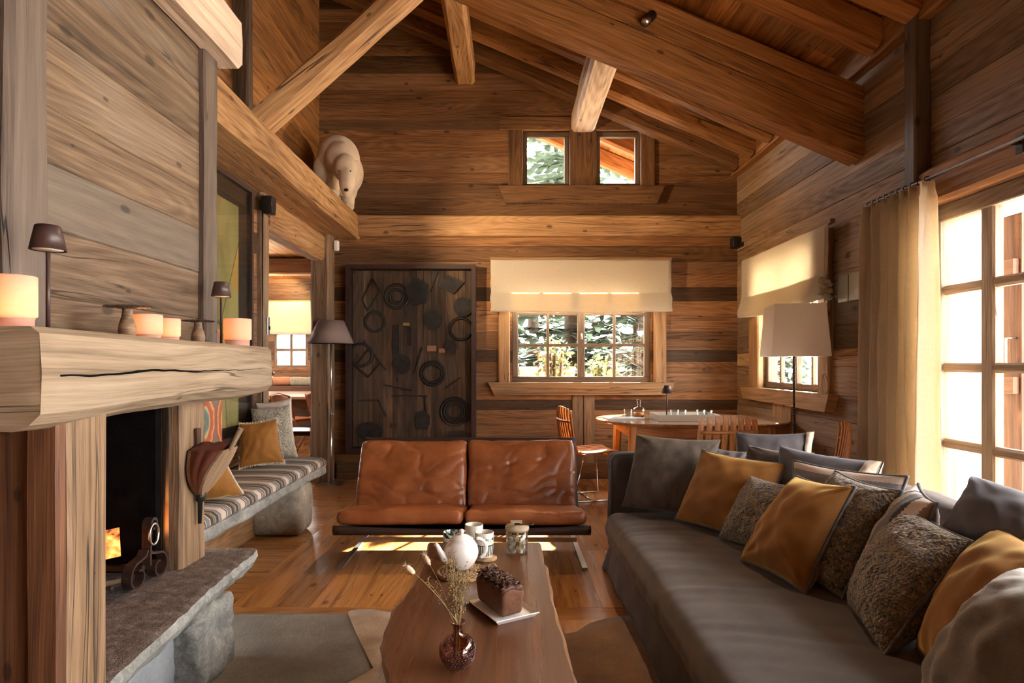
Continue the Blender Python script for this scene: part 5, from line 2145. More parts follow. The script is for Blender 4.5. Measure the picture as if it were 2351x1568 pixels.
def sling(u, v):
    x = -1.035 + 1.53 * u
    pf = [(3.625, .208), (3.603, .225), (3.598, .25), (3.612, .270), (3.70, .245), (3.9, .205), (4.12, .150), (4.20, .150), (4.27, .27), (4.36, .48), (4.45, .685), (4.462, .69)]
    k = v * (len(pf) - 1)
    i = min(int(k), len(pf) - 2)
    f = k - i
    y = pf[i][0] * (1 - f) + pf[i + 1][0] * f
    z = pf[i][1] * (1 - f) + pf[i + 1][1] * f
    s_ = math.sin(PI * u)
    if v < .6: z -= .022 * s_ * max(0, min(1, v * 4))
    return (x + .27, y - 4.0, z)


mb.grid(sling, 40, 40)
o = mb.build('sling', M['sling'], so)
sd = o.modifiers.new('thick', 'SOLIDIFY')
sd.thickness = .016
sd.offset = -1
for sx in (-1.0, .462):
    mb = MB()
    x = sx + .27
    def bar(p, q, w=.012, h=.034):
        mb.beam((x, p[0] - 4.0, p[1]), (x, q[0] - 4.0, q[1]), w, h, up=(0, 0, 1) if abs(p[1] - q[1]) < .2 else (0, 1, 0), ch=.002, amp=0)
    bar((3.63, .007), (4.52, .007), .034, .012)
    bar((4.07, .012), (4.07, .19))
    bar((4.50, .012), (4.20, .20))
    bar((3.66, .222), (4.17, .132))
    bar((4.17, .135), (4.445, .665))
    mb.build('side_frame', M['steel'], so)
mb = MB()
mb.box(-1.0 + .27, .462 + .27, .064, .076, .040, .070, 'x')
mb.box(-1.0 + .27, .462 + .27, .155, .167, .120, .150, 'x')
mb.build('cross_bar', M['steel'], so)

# ---------------------------------------------------------------- coffee table
ct = empty('coffee_table', (-.09, 2.1, 0), label='live-edge dark walnut slab coffee table', cat='table')
mb = MB()
left = [(1.10, -.285), (1.40, -.295), (1.573, -.312), (1.70, -.345), (1.80, -.368), (1.90, -.381), (2.043, -.381), (2.16, -.366), (2.287, -.352), (2.54, -.346), (2.82, -.363)]
right = [(1.10, .205), (1.40, .19), (1.573, .180), (1.761, .170), (2.118, .159), (2.40, .160), (2.485, .164), (2.54, .150), (2.82, .151)]


def interp(tb, y):
    for (a, b), (c, d) in zip(tb, tb[1:]):
        if y <= c:
            f = (y - a) / (c - a)
            f = f * f * (3 - 2 * f)
            return b + (d - b) * f
    return tb[-1][1]


N = 70
vs, fs, uvs = [], [], []
ev, ef, eu = [], [], []
for i in range(N + 1):
    y = 1.10 + 1.72 * i / N
    l = interp(left, y) + .005 * noise.noise(V((y * 9, 0, 0)))
    r = interp(right, y) + .005 * noise.noise(V((y * 9, 5, 0)))
    vs += [(l + .006, y, .40), (l + (r - l) * .33, y, .40), (l + (r - l) * .66, y, .40), (r - .006, y, .40)]
    b1, b2 = .005 * noise.noise(V((y * 7, 2, 1))), .005 * noise.noise(V((y * 7, 8, 1)))
    ev += [(l + .006, y, .40), (l - .004 + b1, y, .392), (l + .004 + b1, y, .362), (l + .03, y, .335), (r - .03, y, .335), (r - .004 + b2, y, .362), (r + .004 + b2, y, .392), (r - .006, y, .40)]
for i in range(N):
    for j in range(3):
        q = (i * 4 + j, i * 4 + j + 1, i * 4 + 5 + j, i * 4 + 4 + j)
        fs.append(q)
        uvs.append([(vs[k][1], vs[k][0]) for k in q])
    for j in range(7):
        q = (i * 8 + j + 8, i * 8 + j + 9, i * 8 + j + 1, i * 8 + j)
        q = (i * 8 + j, i * 8 + j + 8, i * 8 + j + 9, i * 8 + j + 1)
        ef.append(q)
        eu.append([(ev[k][1], ev[k][0] + ev[k][2] * 2) for k in q])
for base, rev in ((0, 0), (N * 8, 1)):
    q = [base + k for k in range(8)]
    if rev: q.reverse()
    ef.append(tuple(q))
    eu.append([(ev[k][0] * .3, ev[k][2]) for k in q])
off = V((-.09, 2.1, 0))
mb.add([V(p) - off for p in vs], fs, uvs, (.5, .2, 0))
mb.build('slab', M['table_slab'], ct)
mb = MB()
mb.add([V(p) - off for p in ev], ef, eu, (.5, .2, 0))
mb.build('live_edge', M['live_edge'], ct)
for y in (1.45, 2.45):
    mb = MB()
    mb.box(-.20, .18, y - .04 - 2.1, y + .04 - 2.1, .008, .34, 'z', None, None, .006)
    mb.build('leg', M['table_slab'], ct)

ZT = .4005
tp = empty('teapot', (-.182, 2.42, ZT + .014), label='round white china teapot on a straw trivet', cat='teapot')
mb = MB()
body = [(.0, 0), (.032, 0), (.034, .004), (.050, .018), (.064, .045), (.068, .066), (.063, .090), (.052, .106), (.044, .113), (.046, .118), (.041, .119), (.040, .113), (.0, .110)]
mb.lathe(body, (0, 0, 0), 48)
mb.build('body', M['white_china'], tp)
mb = MB()
mb.lathe([(.0, .114), (.041, .116), (.040, .121), (.026, .130), (.008, .134), (.006, .137), (.011, .143), (.011, .149), (.006, .154), (.0, .155)], (0, 0, 0), 36)
mb.build('lid', M['white_china'], tp)
mb = MB()
mb.tube([(-.050, -.02, .040), (-.068, -.026, .050), (-.082, -.033, .075), (-.093, -.038, .100), (-.100, -.041, .107)], [.020, .017, .012, .009, .0085], 14)
mb.build('spout', M['white_china'], tp)
mb = MB()
hp = []
for i in range(15):
    a = -1.15 + 2.75 * i / 14
    hp.append((.055 + .038 * math.cos(a) + .004, .022 + .012 * math.cos(a), .070 + .042 * math.sin(a)))
mb.tube(hp, .0068, 10)
mb.build('handle', M['white_china'], tp)
tv = empty('trivet', (-.175, 2.39, ZT), label='round woven straw trivet under the white teapot', cat='trivet')
M['straw'] = plain('straw', (.33, .21, .11), .8, 0, .45, 70, .5, 100)
mb = MB()
for k in range(6):
    r = .096 - k * .015
    mb.tube([(r * math.cos(a), r * math.sin(a) * .95, .006 + .003 * math.sin(a * 23 + k)) for a in [2 * PI * i / 70 for i in range(70)]], .0085, 6, closed=True)
mb.build('coil', M['straw'], tv)
mb = MB()
mb.tube([(.115 + .016 * math.cos(a), .02 + .008 * math.sin(a), .018 + .013 * math.sin(a)) for a in [2 * PI * i / 20 for i in range(20)]], .004, 6, closed=True)
mb.build('hanging_loop', M['straw'], tv)


def mug_mat(name, mode):
    g = G(name)
    ob = g.obj()
    sp = g.nt.nodes.new('ShaderNodeSeparateXYZ')
    g.nt.links.new(ob, sp.inputs[0])
    ang = g.math('ARCTAN2', sp.outputs[1], sp.outputs[0])
    z = sp.outputs[2]
    white, dark = (.70, .69, .62), (.022, .055, .042)
    if mode == 'border':
        f = g.math('GREATER_THAN', z, .078)
        n = g.math('GREATER_THAN', g.noise(g.vmul(ob, (1, 1, 1)), 60, 2, .5, '3D'), .44)
        f2 = g.math('MULTIPLY', f, n)
        low = g.math('MULTIPLY', g.math('LESS_THAN', z, .062), .75)
        f2 = g.math('MAXIMUM', f2, g.math('MULTIPLY', low, g.math('GREATER_THAN', g.noise(g.vmul(ob, (1, 1, .3)), 45, 2, .5, '3D'), .50)))
    else:
        # leaning wedges and strokes above, a row of upright bars below, as on the photographed mug
        bars = g.math('GREATER_THAN', g.math('FRACT', g.math('MULTIPLY', ang, 4.3)), .42)
        lowz = g.math('MULTIPLY', g.math('LESS_THAN', z, .052), g.math('GREATER_THAN', z, .010))
        f2 = g.math('MULTIPLY', bars, lowz)
        rim = g.math('MULTIPLY', g.math('GREATER_THAN', z, .052), g.math('LESS_THAN', z, .056))
        f2 = g.math('MAXIMUM', f2, rim)
        wd = g.math('FRACT', g.math('MULTIPLY', ang, 1.35))
        tri = g.math('LESS_THAN', g.math('ABSOLUTE', g.math('SUBTRACT', z, .080)), g.math('MULTIPLY', wd, .013))
        gate = g.math('LESS_THAN', wd, .62)
        f2 = g.math('MAXIMUM', f2, g.math('MULTIPLY', tri, gate))
        st = g.math('MULTIPLY', g.math('LESS_THAN', g.math('ABSOLUTE', g.math('SUBTRACT', wd, .84)), .035), g.math('LESS_THAN', g.math('ABSOLUTE', g.math('SUBTRACT', z, .080)), .012))
        f2 = g.math('MAXIMUM', f2, st)
    c = g.mix(f2, white, dark)
    return g.done(g.bsdf(Base_Color=c, Roughness=.2, Coat_Weight=.2))


def mug(x, y, z, r, h, mat, label, ha, handle=True):
    t = empty('mug', (x, y, z), label=label, cat='mug', group='mugs on the coffee table')
    mb = MB()
    mb.lathe([(.0, .004), (r * .80, 0), (r * .88, .004), (r * .97, h * .4), (r, h), (r * .95, h + .0015), (r * .90, h - .002), (r * .86, h * .35), (r * .7, .010), (0, .010)], (0, 0, 0), 40)
    mb.build('body', mat, t)
    if handle:
        mb = MB()
        d = V((math.cos(ha), math.sin(ha), 0))
        mb.tube([d * (r * .95 + .022 * math.sin(PI * i / 12) * 1.25) + V((0, 0, h * (.82 - .62 * i / 12))) for i in range(13)], .0045, 8)
        mb.build('handle', mat, t)


mug(-.238, 2.64, ZT, .041, .098, mug_mat('green_border_mug', 'border'), 'white mug with a dark green patterned rim beside the teapot spout', 1.2)
mug(-.150, 2.735, ZT, .041, .105, M['cream_china'], 'plain cream mug behind the white teapot', 3.6)
mug(-.098, 2.585, ZT + .008, .040, .104, mug_mat('black_pattern_mug', 'bars'), 'white mug with dark green wedges and bars on a round coaster', 1.9)
mb = MB()
mb.lathe([(0, 0), (.050, 0), (.050, .008), (0, .008)], (0, 0, 0), 28)
o = mb.build('coaster', M['straw'])
o.location = (-.094, 2.578, ZT)
tag(o, 'round cork coaster under the patterned mug', 'coaster')

jr = empty('sugar_jar', (.042, 2.66, ZT), label='glass jar of sugar cubes with a wooden lid', cat='jar')
mb = MB()
mb.lathe([(.0, 0), (.044, 0), (.048, .005), (.049, .100), (.046, .101), (.0455, .008), (0, .006)], (0, 0, 0), 36)
mb.build('jar', M['clear_glass'], jr)
lid = None
mb = MB()
mb.lathe([(0, .100), (.050, .100), (.052, .104), (.052, .116), (.048, .121), (0, .121)], (0, 0, 0), 36)
M['lid_wood'] = wood('pale_lid', (.26, .19, .12), (.46, .37, .26), (.58, .48, .36), vary=.05, greyamt=.2, knots=0, crack=0, gs=3)
lid = mb.build('lid', M['lid_wood'], jr)
mb = MB()
mb.box(-.028, .022, -.006, .006, .133, .142)
mb.box(-.028, -.018, -.006, .006, .121, .134)
mb.box(.012, .022, -.006, .006, .121, .134)
mb.build('lid_grip', M['lid_wood'], lid)
tg = empty('sugar_tongs', (.042, 2.66, ZT + .1225), label='small metal tongs resting through the jar lid grip', cat='tongs')
for s_ in (-.004, .004):
    mb = MB()
    mb.tube([(-.012, s_, .004), (.04, s_ * 1.5, .003), (.064, s_ * 2.5, .002), (.075, s_ * .5, .004)], .003, 6)
    mb.build('arm', M['iron'], tg)
M['sugar'] = plain('sugar', (.82, .76, .66), .9, 0, .05, 300)
M['sugar_brown'] = plain('brown_sugar', (.50, .33, .17), .9, 0, .1, 300)
rs = random.Random(9)
first = None
spots_ = []
for k in range(26):
    layer = k // 6
    a = (k % 6) * 2 * PI / 6 + layer * .5
    rr_ = .030 if k % 6 else .005
    spots_.append((rr_ * math.cos(a), rr_ * math.sin(a), .016 + layer * .0165))
protos = {}
for k, (x, y, z) in enumerate(spots_):
    br_ = rs.random() < .22
    if br_ not in protos:
        mb = MB()
        mb.box(-.0075, .0075, -.0075, .0075, -.0075, .0075, 'x', None, None, .001)
        o = mb.build('sugar_cube', M['sugar_brown' if br_ else 'sugar'])
        tag(o, 'brown sugar cube inside the glass jar' if br_ else 'white sugar cube inside the glass jar', 'sugar cube', 'brown sugar cubes' if br_ else 'white sugar cubes')
        protos[br_] = o
    else:
        o = protos[br_].copy()
        C.objects.link(o)
    o.location = (.042 + x, 2.66 + y, ZT + z)
    o.rotation_euler = (rs.uniform(-.15, .15), rs.uniform(-.15, .15), rs.uniform(0, 3))

# plate and cake
PC, PA = V((-.0235, 2.0455, ZT)), math.radians(-60.5)
pl = MB()
pw, pd = .240, .160
prof = [(1.0, .016), (.985, .018), (.86, .008), (.84, .006), (0.0, .006)]
vs, fs = [], []
for k, z in [(.80, 0)] + prof:
    for sx, sy in ((-1, -1), (1, -1), (1, 1), (-1, 1)):
        m = (1 - k) * .075
        vs.append((sx * (pw / 2 - m), sy * (pd / 2 - m), z) if k > 0 else (sx * .02, sy * .02, z))
for i in range(5):
    for j in range(4):
        fs.append((i * 4 + j, i * 4 + (j + 1) % 4, i * 4 + 4 + (j + 1) % 4, i * 4 + 4 + j))
fs += [(3, 2, 1, 0), (20, 21, 22, 23)]
pl.add(vs, fs)
o = pl.build('serving_plate', M['white_china'])
o.location, o.rotation_euler = PC, (0, 0, PA)
tag(o, 'rectangular white china plate under the chocolate loaf', 'plate')
ck = empty('loaf_cake', tuple(PC + V((-.004, .004, .0065))), PA, label='brown loaf cake with a shaggy chocolate-flake top on a white plate', cat='cake')
M['crumb'] = plain('cake_crumb', (.135, .055, .026), .8, 0, .2, 60, .5, 120)
M['choc'] = plain('chocolate_flakes', (.085, .034, .020), .55, 0, .6, 70, .6, 90)
mb = MB()


def loaf(p):
    k = (p.z + .04) / .08
    q = V((p.x * (.90 + .10 * k), p.y * (.86 + .14 * k), p.z))
    if p.z > .02: q.z += .012 * (1 - (p.y / .047) ** 2) + .004 * noise.noise(p * 60)
    return q + noise.noise_vector(p * 30) * .0015


mb.rbox((0, 0, .040), (.198, .086, .076), .012, (16, 10, 6), loaf)
mb.build('crumb', M['crumb'], ck)
mb = MB()
mb.rbox((0, 0, .078), (.188, .080, .028), .013, (18, 12, 3), lambda p: p + V((0, 0, .013 * (1 - (p.y / .043) ** 2))) + noise.noise_vector(p * 45) * .006)
rs = random.Random(3)
for k in range(420):
    x, y = rs.uniform(-.090, .090), rs.uniform(-.039, .039)
    z = .092 + .013 * (1 - (y / .043) ** 2)
    a = rs.uniform(0, PI)
    l, w = rs.uniform(.006, .014), rs.uniform(.0015, .003)
    d = V((math.cos(a), math.sin(a), rs.uniform(-.3, .6))) * l
    s_ = V((-math.sin(a), math.cos(a), rs.uniform(-.5, .5))) * w
    c0_ = V((x, y, z + rs.uniform(-.002, .005)))
    u_ = V((0, 0, .002))
    mb.add([c0_ - d - s_, c0_ + d - s_, c0_ + d + s_, c0_ - d + s_, c0_ + u_ * 2], [(0, 1, 4), (1, 2, 4), (2, 3, 4), (3, 0, 4), (3, 2, 1, 0)])
mb.build('chocolate_topping', M['choc'], ck)

# vase with dried grass
VX, VY = -.135, 1.655
va = MB()
M['vase'] = None
gg = G('smoked_glass')
gl_ = gg.n('BsdfGlass', {'Color': (.60, .48, .45, 1), 'Roughness': .03, 'IOR': 1.4})
tr_ = gg.n('BsdfTransparent', {'Color': (.74, .60, .56, 1)})
gs_ = gg.n('BsdfGlossy', {'Color': (.9, .8, .78, 1), 'Roughness': .08})
fr_ = gg.n('Fresnel', {'IOR': gg.rng(gg.nt.nodes.new('ShaderNodeNewGeometry').outputs['Backfacing'], 0, 1, 1.5, 1 / 1.5)})
M['vase'] = gg.done(gg.n('MixShader', {0: gg.math('ADD', gg.math('MULTIPLY', fr_, .7), .04), 1: tr_, 2: gs_}))
prof = [(.0, .002), (.020, 0), (.026, .004), (.040, .018), (.048, .040), (.047, .058), (.038, .076), (.022, .086), (.0135, .092), (.0125, .112), (.020, .120), (.0235, .122), (.022, .124), (.011, .113), (.0115, .094), (.020, .083), (.036, .072), (.0445, .056), (.0455, .040), (.038, .021), (.024, .008), (.0, .006)]
nv_ = 48
vs, fs = [], []
for i, (r, z) in enumerate(prof):
    for j in range(nv_):
        a = 2 * PI * j / nv_
        q = r
        if i < 7 and r > .02:
            q = r + .0018 * abs(math.sin(a * 14 + z * 260)) * abs(math.sin(a * 14 - z * 260))
        vs.append((q * math.cos(a), q * math.sin(a), z))
for i in range(len(prof) - 1):
    for j in range(nv_):
        fs.append((i * nv_ + j, i * nv_ + (j + 1) % nv_, (i + 1) * nv_ + (j + 1) % nv_, (i + 1) * nv_ + j))
va.add(vs, fs, None, None, True)
vo_ = va.build('bud_vase', M['vase'])
vo_.location = (VX, VY, ZT)
tag(vo_, 'round smoked-glass bud vase holding dried grasses', 'vase')
# dimpled studs around the belly
st_ = MB()
for zi in range(7):
    z = .012 + zi * .0085
    r = None
    for (ra_, za_), (rb_, zb2) in zip(prof[1:8], prof[2:9]):
        if za_ <= z <= zb2: r = ra_ + (rb_ - ra_) * (z - za_) / (zb2 - za_)
    for j in range(32):
        a = 2 * PI * (j + .5 * (zi % 2)) / 32
        st_.ball((r * math.cos(a), r * math.sin(a), z), .0036, 6, 4)
st_.build('studs', M['vase'], vo_)
M['dry'] = plain('dried_stem', (.33, .23, .10), .8, 0, .25, 60)
M['seed'] = plain('flax_seed', (.25, .175, .075), .6, 0, .4, 90)
M['bunny'] = plain('bunny_tail', (.66, .53, .40), .95, 0, .15, 120, .6, 300)
rs = random.Random(23)


def sprig(tip, label, group, kind, n=24):
    t = empty('dried_grass' if kind == 'tail' else 'flax_sprig', (VX, VY, ZT + .010), label=label, cat='dried stem', group=group)
    b = V((rs.uniform(-.006, .006), rs.uniform(-.006, .006), 0))
    nk = V((rs.uniform(-.006, .006), rs.uniform(-.006, .006), .105))
    tip = V(tip)
    pts = [b, b.lerp(nk, .6), nk]
    for i in range(1, 9):
        f = i / 8
        pts.append(nk.lerp(tip, f) + V((0, 0, .012 * math.sin(PI * f))) + V((rs.uniform(-.001, .001), 0, 0)))
    mb = MB()
    mb.tube(pts, [.0012] * 3 + [.0012 - .0006 * i / 8 for i in range(1, 9)], 5)
    mb.build('stem', M['dry'], t)
    mb = MB()
    if kind == 'tail':
        d = (pts[-1] - pts[-3]).normalized()
        q = d.to_track_quat('Z', 'Y').to_matrix()
        mb.ball(tip + d * .010, (.0075, .0075, .016), 14, 12, amp=.25, fr=30, M=q)
        for k in range(60):
            a, h = rs.uniform(0, 2 * PI), rs.uniform(-.012, .020)
            o_ = tip + d * (.010 + h)
            s_ = q @ V((math.cos(a), math.sin(a), .8))
            mb.tube([o_, o_ + s_ * .010], [.0007, .0002], 3)
        mb.build('seed_head', M['bunny'], t)
    else:
        for k in range(n):
            f = rs.uniform(.18, 1.0)
            p = nk.lerp(tip, f) + V((0, 0, .012 * math.sin(PI * f)))
            d = V((rs.gauss(0, 1), rs.gauss(0, 1), rs.uniform(.2, 1.4))).normalized() * rs.uniform(.006, .022)
            mb.tube([p, p + d], .0004, 3)
            mb.ball(p + d, rs.uniform(.0014, .0024), 6, 4)
        mb.build('seeds', M['seed'], t)


sprig((-.117, -.03, .258), 'bunny-tail grass leaning out furthest from the vase toward the fireplace', 'bunny-tail grasses', 'tail')
sprig((-.086, .06, .252), 'bunny-tail grass rising in front of the teapot spout', 'bunny-tail grasses', 'tail')
for k in range(15):
    tx = rs.uniform(-.028, .040)
    sprig((tx - .01, rs.uniform(-.02, .05), rs.uniform(.20, .295)), 'dried flax sprig in the dense bunch standing in the vase', 'flax sprigs in the vase', 'flax', 30)
sprig((-.085, .0, .225), 'flax sprig beside the leaning bunny-tail grass, seeds dropping outward', None, 'flax', 26)
# ---------------------------------------------------------------- big charcoal sofa
sf = empty('sofa', (1.2, 2.2, 0), label='long charcoal slipcovered sofa heaped with cushions', cat='sofa')
SO = V((1.2, 2.2, 0))
mb = MB()


def seatfn(p):
    q = V(p)
    k = (1 - abs(p.x / .56) ** 4) * (1 - abs(p.y / 1.56) ** 6)
    q.z += .022 * max(0, k) * (1 if p.z > 0 else 0)
    X = p.x * 1.5 + .5 * noise.noise(V((p.x * 1.2, p.y * 1.1, 0)))
    Y = p.y + .22 * p.x + .10 * noise.noise(V((p.x * 2.0, p.y * 1.5, 7)))
    w = noise.noise(V((X * .9, Y * 9.0, 2))) * .6 + noise.noise(V((X * 1.4, Y * 19.0, 5))) * .4
    edge = .35 + .65 * max(0, -p.x / .56)
    q.z += .0125 * w * edge * (1 if p.z > -.02 else .2)
    q.x += .008 * w * edge
    q.x += .020 * noise.noise(V((p.y * 1.3, 3, p.z * 3)))
    return q


mb.rbox(V((1.14, 2.08, .270)) - SO, (1.13, 3.12, .165), .07, (40, 190, 4), seatfn)
mb.build('seat_cushion', M['sofa'], sf)
mb = MB()


def skirt(u, v):
    # around the front and far end of the base, hanging to the floor
    L1, L2 = 3.1, 1.05
    s_ = u * (L1 + L2)
    flare = .045 * (1 - v) + .016 * (1 - v) * noise.noise(V((s_ * 3.2, 0, 3)))
    z = .012 + .205 * v
    if s_ < L1: p = V((.635 - flare, .55 + s_, z))
    else: p = V((.635 - flare + (s_ - L1), 3.65 + flare, z))
    if abs(s_ - L1) < .06: p += V((-.02, .01, 0)) * (1 - v)
    p.x += .012 * noise.noise(V((s_ * 5, v * 2, 1)))
    return tuple(p - SO)


mb.grid(skirt, 140, 8)
o = mb.build('skirt', M['sofa'], sf)
o.modifiers.new('thick', 'SOLIDIFY').thickness = .006
mb = MB()
mb.box(.66 - 1.2, 1.84 - 1.2, .52 - 2.2, 3.62 - 2.2, .02, .20)
mb.build('base', M['sofa'], sf)
nf = lambda a, f: (lambda p: p + noise.noise_vector(p * f) * a)
mb = MB()
mb.rbox(V((1.26, 3.745, .385)) - SO, (1.28, .12, .60), .045, (20, 2, 10), nf(.008, 6))
mb.build('arm', M['sofa'], sf)
mb = MB()
mb.rbox(V((1.81, 2.15, .37)) - SO, (.17, 3.2, .60), .06, (3, 40, 10), nf(.010, 5))
mb.build('back', M['sofa'], sf)
mb = MB()
mb.tube([V((.622, 3.69, z)) - SO for z in (.09, .3, .5, .65)] + [V((.645, 3.69, .678)) - SO] + [V((x, 3.69, .684)) - SO for x in (.75, 1.2, 1.8)], .006, 6)
mb.build('arm_piping', M['piping'], sf)
for y in (.75, 3.5):
    for x in (.75, 1.7):
        mb = MB()
        mb.lathe([(.02, 0), (.025, .03)], (x - 1.2, y - 2.2, 0), 12)
        mb.build('foot', M['dark_post'], sf)


def pillow(label, TL, TR, BR, BL, mat, T=.17, group=None, piping=None, n=30, amp=.012, fr=7.0, pinch=.075, uvs=1.0, fuzz=0.0, seed=0.0, tip=None, fringe=None, flip=False, crease=.018):
    T = T * 1.18
    TL, TR, BR, BL = V(TL), V(TR), V(BR), V(BL)
    c = (TL + TR + BR + BL) / 4
    nrm = ((TR + BR) - (TL + BL)).cross((TL + TR) - (BL + BR)).normalized()
    W_ = ((TR + BR) - (TL + BL)).length / 2
    H_ = ((TL + TR) - (BL + BR)).length / 2

    def mid(u, v):
        uu = u * (1 - pinch * (1 - v * v))
        vv = v * (1 - pinch * (1 - u * u))
        a, b = (uu + 1) / 2, (vv + 1) / 2
        return (BL * (1 - a) + BR * a) * (1 - b) + (TL * (1 - a) + TR * a) * b

    mb = MB()
    idx, vs, fs, uvl = {}, [], [], []

    def param(i):
        t = -1 + 2 * i / n
        return math.sin(t * PI / 2) * .55 + t * .45

    def vert(i, j, side):
        border = i in (0, n) or j in (0, n)
        key = (i, j, 0 if border else side)
        if key in idx: return idx[key]
        u, v = param(i), param(j)
        p = mid(u, v)
        if not border:
            k = ((1 - u * u) * (1 - v * v)) ** .48
            w = noise.noise(V((u * 1.6 + seed, v * 1.6, side * 3.3 + seed)) * fr * .3)
            # creases radiating from the corners
            e = 0
            for cu, cv in ((-1, 1), (1, 1), (1, -1), (-1, -1)):
                du, dv = u - cu, v - cv
                rr_ = math.hypot(du, dv)
                an_ = math.atan2(dv, du)
                e += math.exp(-rr_ * 1.9) * noise.noise(V((an_ * 4.2 + cu * 3 + seed, cv * 5 + side, rr_ * .8)))
            d = T / 2 * k + amp * w * k ** .5 + crease * e * k ** .35
            if fuzz: d += fuzz * (abs(noise.noise(p * 75)) + .6 * abs(noise.noise(p * 160))) * min(1, k * 3)
            p = p + nrm * (side * d)
            p.z -= .012 * k * (1 - v) * .5
        idx[key] = len(vs)
        vs.append(p)
        return idx[key]

    for side in (1, -1):
        for i in range(n):
            for j in range(n):
                q = [vert(i, j, side), vert(i + 1, j, side), vert(i + 1, j + 1, side), vert(i, j + 1, side)]
                uq = [((param(a) + 1) / 2 * W_ * uvs, (param(b) + 1) / 2 * H_ * uvs) for a, b in ((i, j), (i + 1, j), (i + 1, j + 1), (i, j + 1))]
                if side < 0:
                    q.reverse()
                    uq.reverse()
                fs.append(tuple(q))
                uvl.append(uq)
    mb.add(vs, fs, uvl, None, True)
    zmin = min(p.z for p in vs)
    org = V((c.x, c.y, zmin))
    o = mb.build('cushion', M[mat], None, org)
    tag(o, label, 'cushion', group)
    ring = [(param(i), -1) for i in range(n)] + [(1, param(i)) for i in range(n)] + [(param(i), 1) for i in range(n, 0, -1)] + [(-1, param(i)) for i in range(n, 0, -1)]
    if piping:
        mb = MB()
        mb.tube([mid(u, v) - org for u, v in ring], .0058, 8, closed=True)
        mb.build('piping', M[piping], o)
    if fringe:
        mb = MB()
        rs_ = random.Random(int(seed * 10) + 1)
        for u, v in ring:
            for q in range(4):
                p = mid(u + rs_.uniform(-.02, .02), v + rs_.uniform(-.02, .02)) - org
                d = (p - (c - org)).normalized() + V((rs_.gauss(0, .4), rs_.gauss(0, .4), rs_.gauss(0, .4)))
                mb.tube([p, p + d * .008], [.0028, .0014], 4)
        mb.build('fringe', M[fringe], o)
    if tip:
        # the pale fur strip at one end of the cushion
        mb = MB()
        m = 12
        for side in (1, -1):
            def tf(a, b, side=side):
                u, v = .80 + .21 * a, -1 + 2 * b
                uc, vc = min(1, u), v
                k = max(0, (1 - uc * uc) * (1 - vc * vc)) ** .48
                p = mid(uc, vc) + nrm * side * (T / 2 * k + .010 + .012 * math.sin(PI * a))
                p.z -= .012 * k * (1 - vc) * .5
                return tuple(p - org + noise.noise_vector(p * 30) * .004)
            mb.grid(tf, 8, 26)
        t_ = mb.build('fur_end', M[tip], o)
    return o


pillow('big taupe fur cushion propped against the far arm of the sofa', (.769, 3.64, .807), (1.211, 3.46, .797), (1.065, 3.243, .385), (.67, 3.59, .385), 'fur_dark', .19, fuzz=.004, n=44, seed=1.2, amp=.014)
pillow('mustard velvet cushion leaning beside the big taupe fur cushion', (1.065, 3.33, .756), (1.371, 2.98, .736), (1.159, 2.847, .38), (.912, 3.32, .38), 'mustard', .17, piping='piping', seed=2.7, n=40)
pillow('small ochre boucle cushion between the two mustard cushions', (1.189, 2.98, .680), (1.324, 2.64, .684), (1.162, 2.604, .38), (1.026, 2.965, .38), 'boucle', .15, fuzz=.006, n=56, seed=3.3)
pillow('large mustard velvet cushion with slate piping at the middle of the sofa', (1.257, 2.65, .737), (1.313, 2.30, .760), (1.10, 2.254, .375), (1.005, 2.627, .38), 'mustard', .18, piping='piping', seed=4.1, n=44, crease=.026)
pillow('ochre boucle cushion tucked behind the large mustard cushion', (1.378, 2.56, .775), (1.425, 2.20, .764), (1.206, 2.20, .375), (1.13, 2.58, .38), 'boucle', .15, piping='piping', fuzz=.006, n=56, seed=5.5)
pillow('cream and black banded wool cushion with dark piping near the curtain', (1.314, 2.80, .782), (1.544, 2.35, .790), (1.44, 2.31, .42), (1.24, 2.74, .42), 'cushion_stripe', .14, piping='piping', seed=6.4)
pillow('slate linen cushion with a pale fur end near the curtain', (1.384, 3.10, .812), (1.63, 2.65, .800), (1.53, 2.62, .44), (1.31, 3.04, .44), 'slate', .17, seed=7.2, tip='fur_tip')
pillow('brown fur cushion behind the slate one with a fur end', (1.308, 3.32, .786), (1.606, 2.95, .778), (1.49, 2.90, .42), (1.22, 3.27, .42), 'fur_dark', .17, fuzz=.004, n=40, seed=8.8)
pillow('dark slate cushion with a fur corner furthest back by the wall', (1.37, 3.66, .817), (1.77, 3.52, .835), (1.72, 3.44, .42), (1.33, 3.60, .42), 'slate', .16, seed=9.1, tip='fur_tip')
pillow('pale striped wool cushion just showing between the taupe and brown fur cushions', (1.18, 3.56, .747), (1.36, 3.40, .738), (1.27, 3.35, .41), (1.11, 3.50, .41), 'cushion_stripe', .12, seed=10.5)
pillow('pale checked wool cushion squeezed behind the biggest boucle cushion', (1.545, 2.29, .775), (1.425, 2.02, .762), (1.26, 1.98, .42), (1.27, 2.30, .41), 'cushion_check', .14, piping='piping', seed=11.6)
pillow('biggest ochre boucle cushion, in front of the checked cushion', (1.425, 2.15, .715), (1.376, 1.80, .697), (1.101, 1.781, .372), (1.205, 2.156, .375), 'boucle', .18, piping='piping', fuzz=.007, n=72, seed=12.3, pinch=.05)
pillow('plump slate linen cushion lying against the sofa back by the basket', (1.60, 2.10, .838), (1.66, 1.64, .80), (1.47, 1.58, .45), (1.42, 2.00, .68), 'slate', .19, seed=13.9, n=40)
pillow('mustard velvet cushion between the biggest boucle and the grey fur cushions', (1.50, 1.85, .737), (1.42, 1.50, .725), (1.097, 1.484, .372), (1.215, 1.811, .375), 'mustard', .18, piping='piping', seed=14.4, n=40)
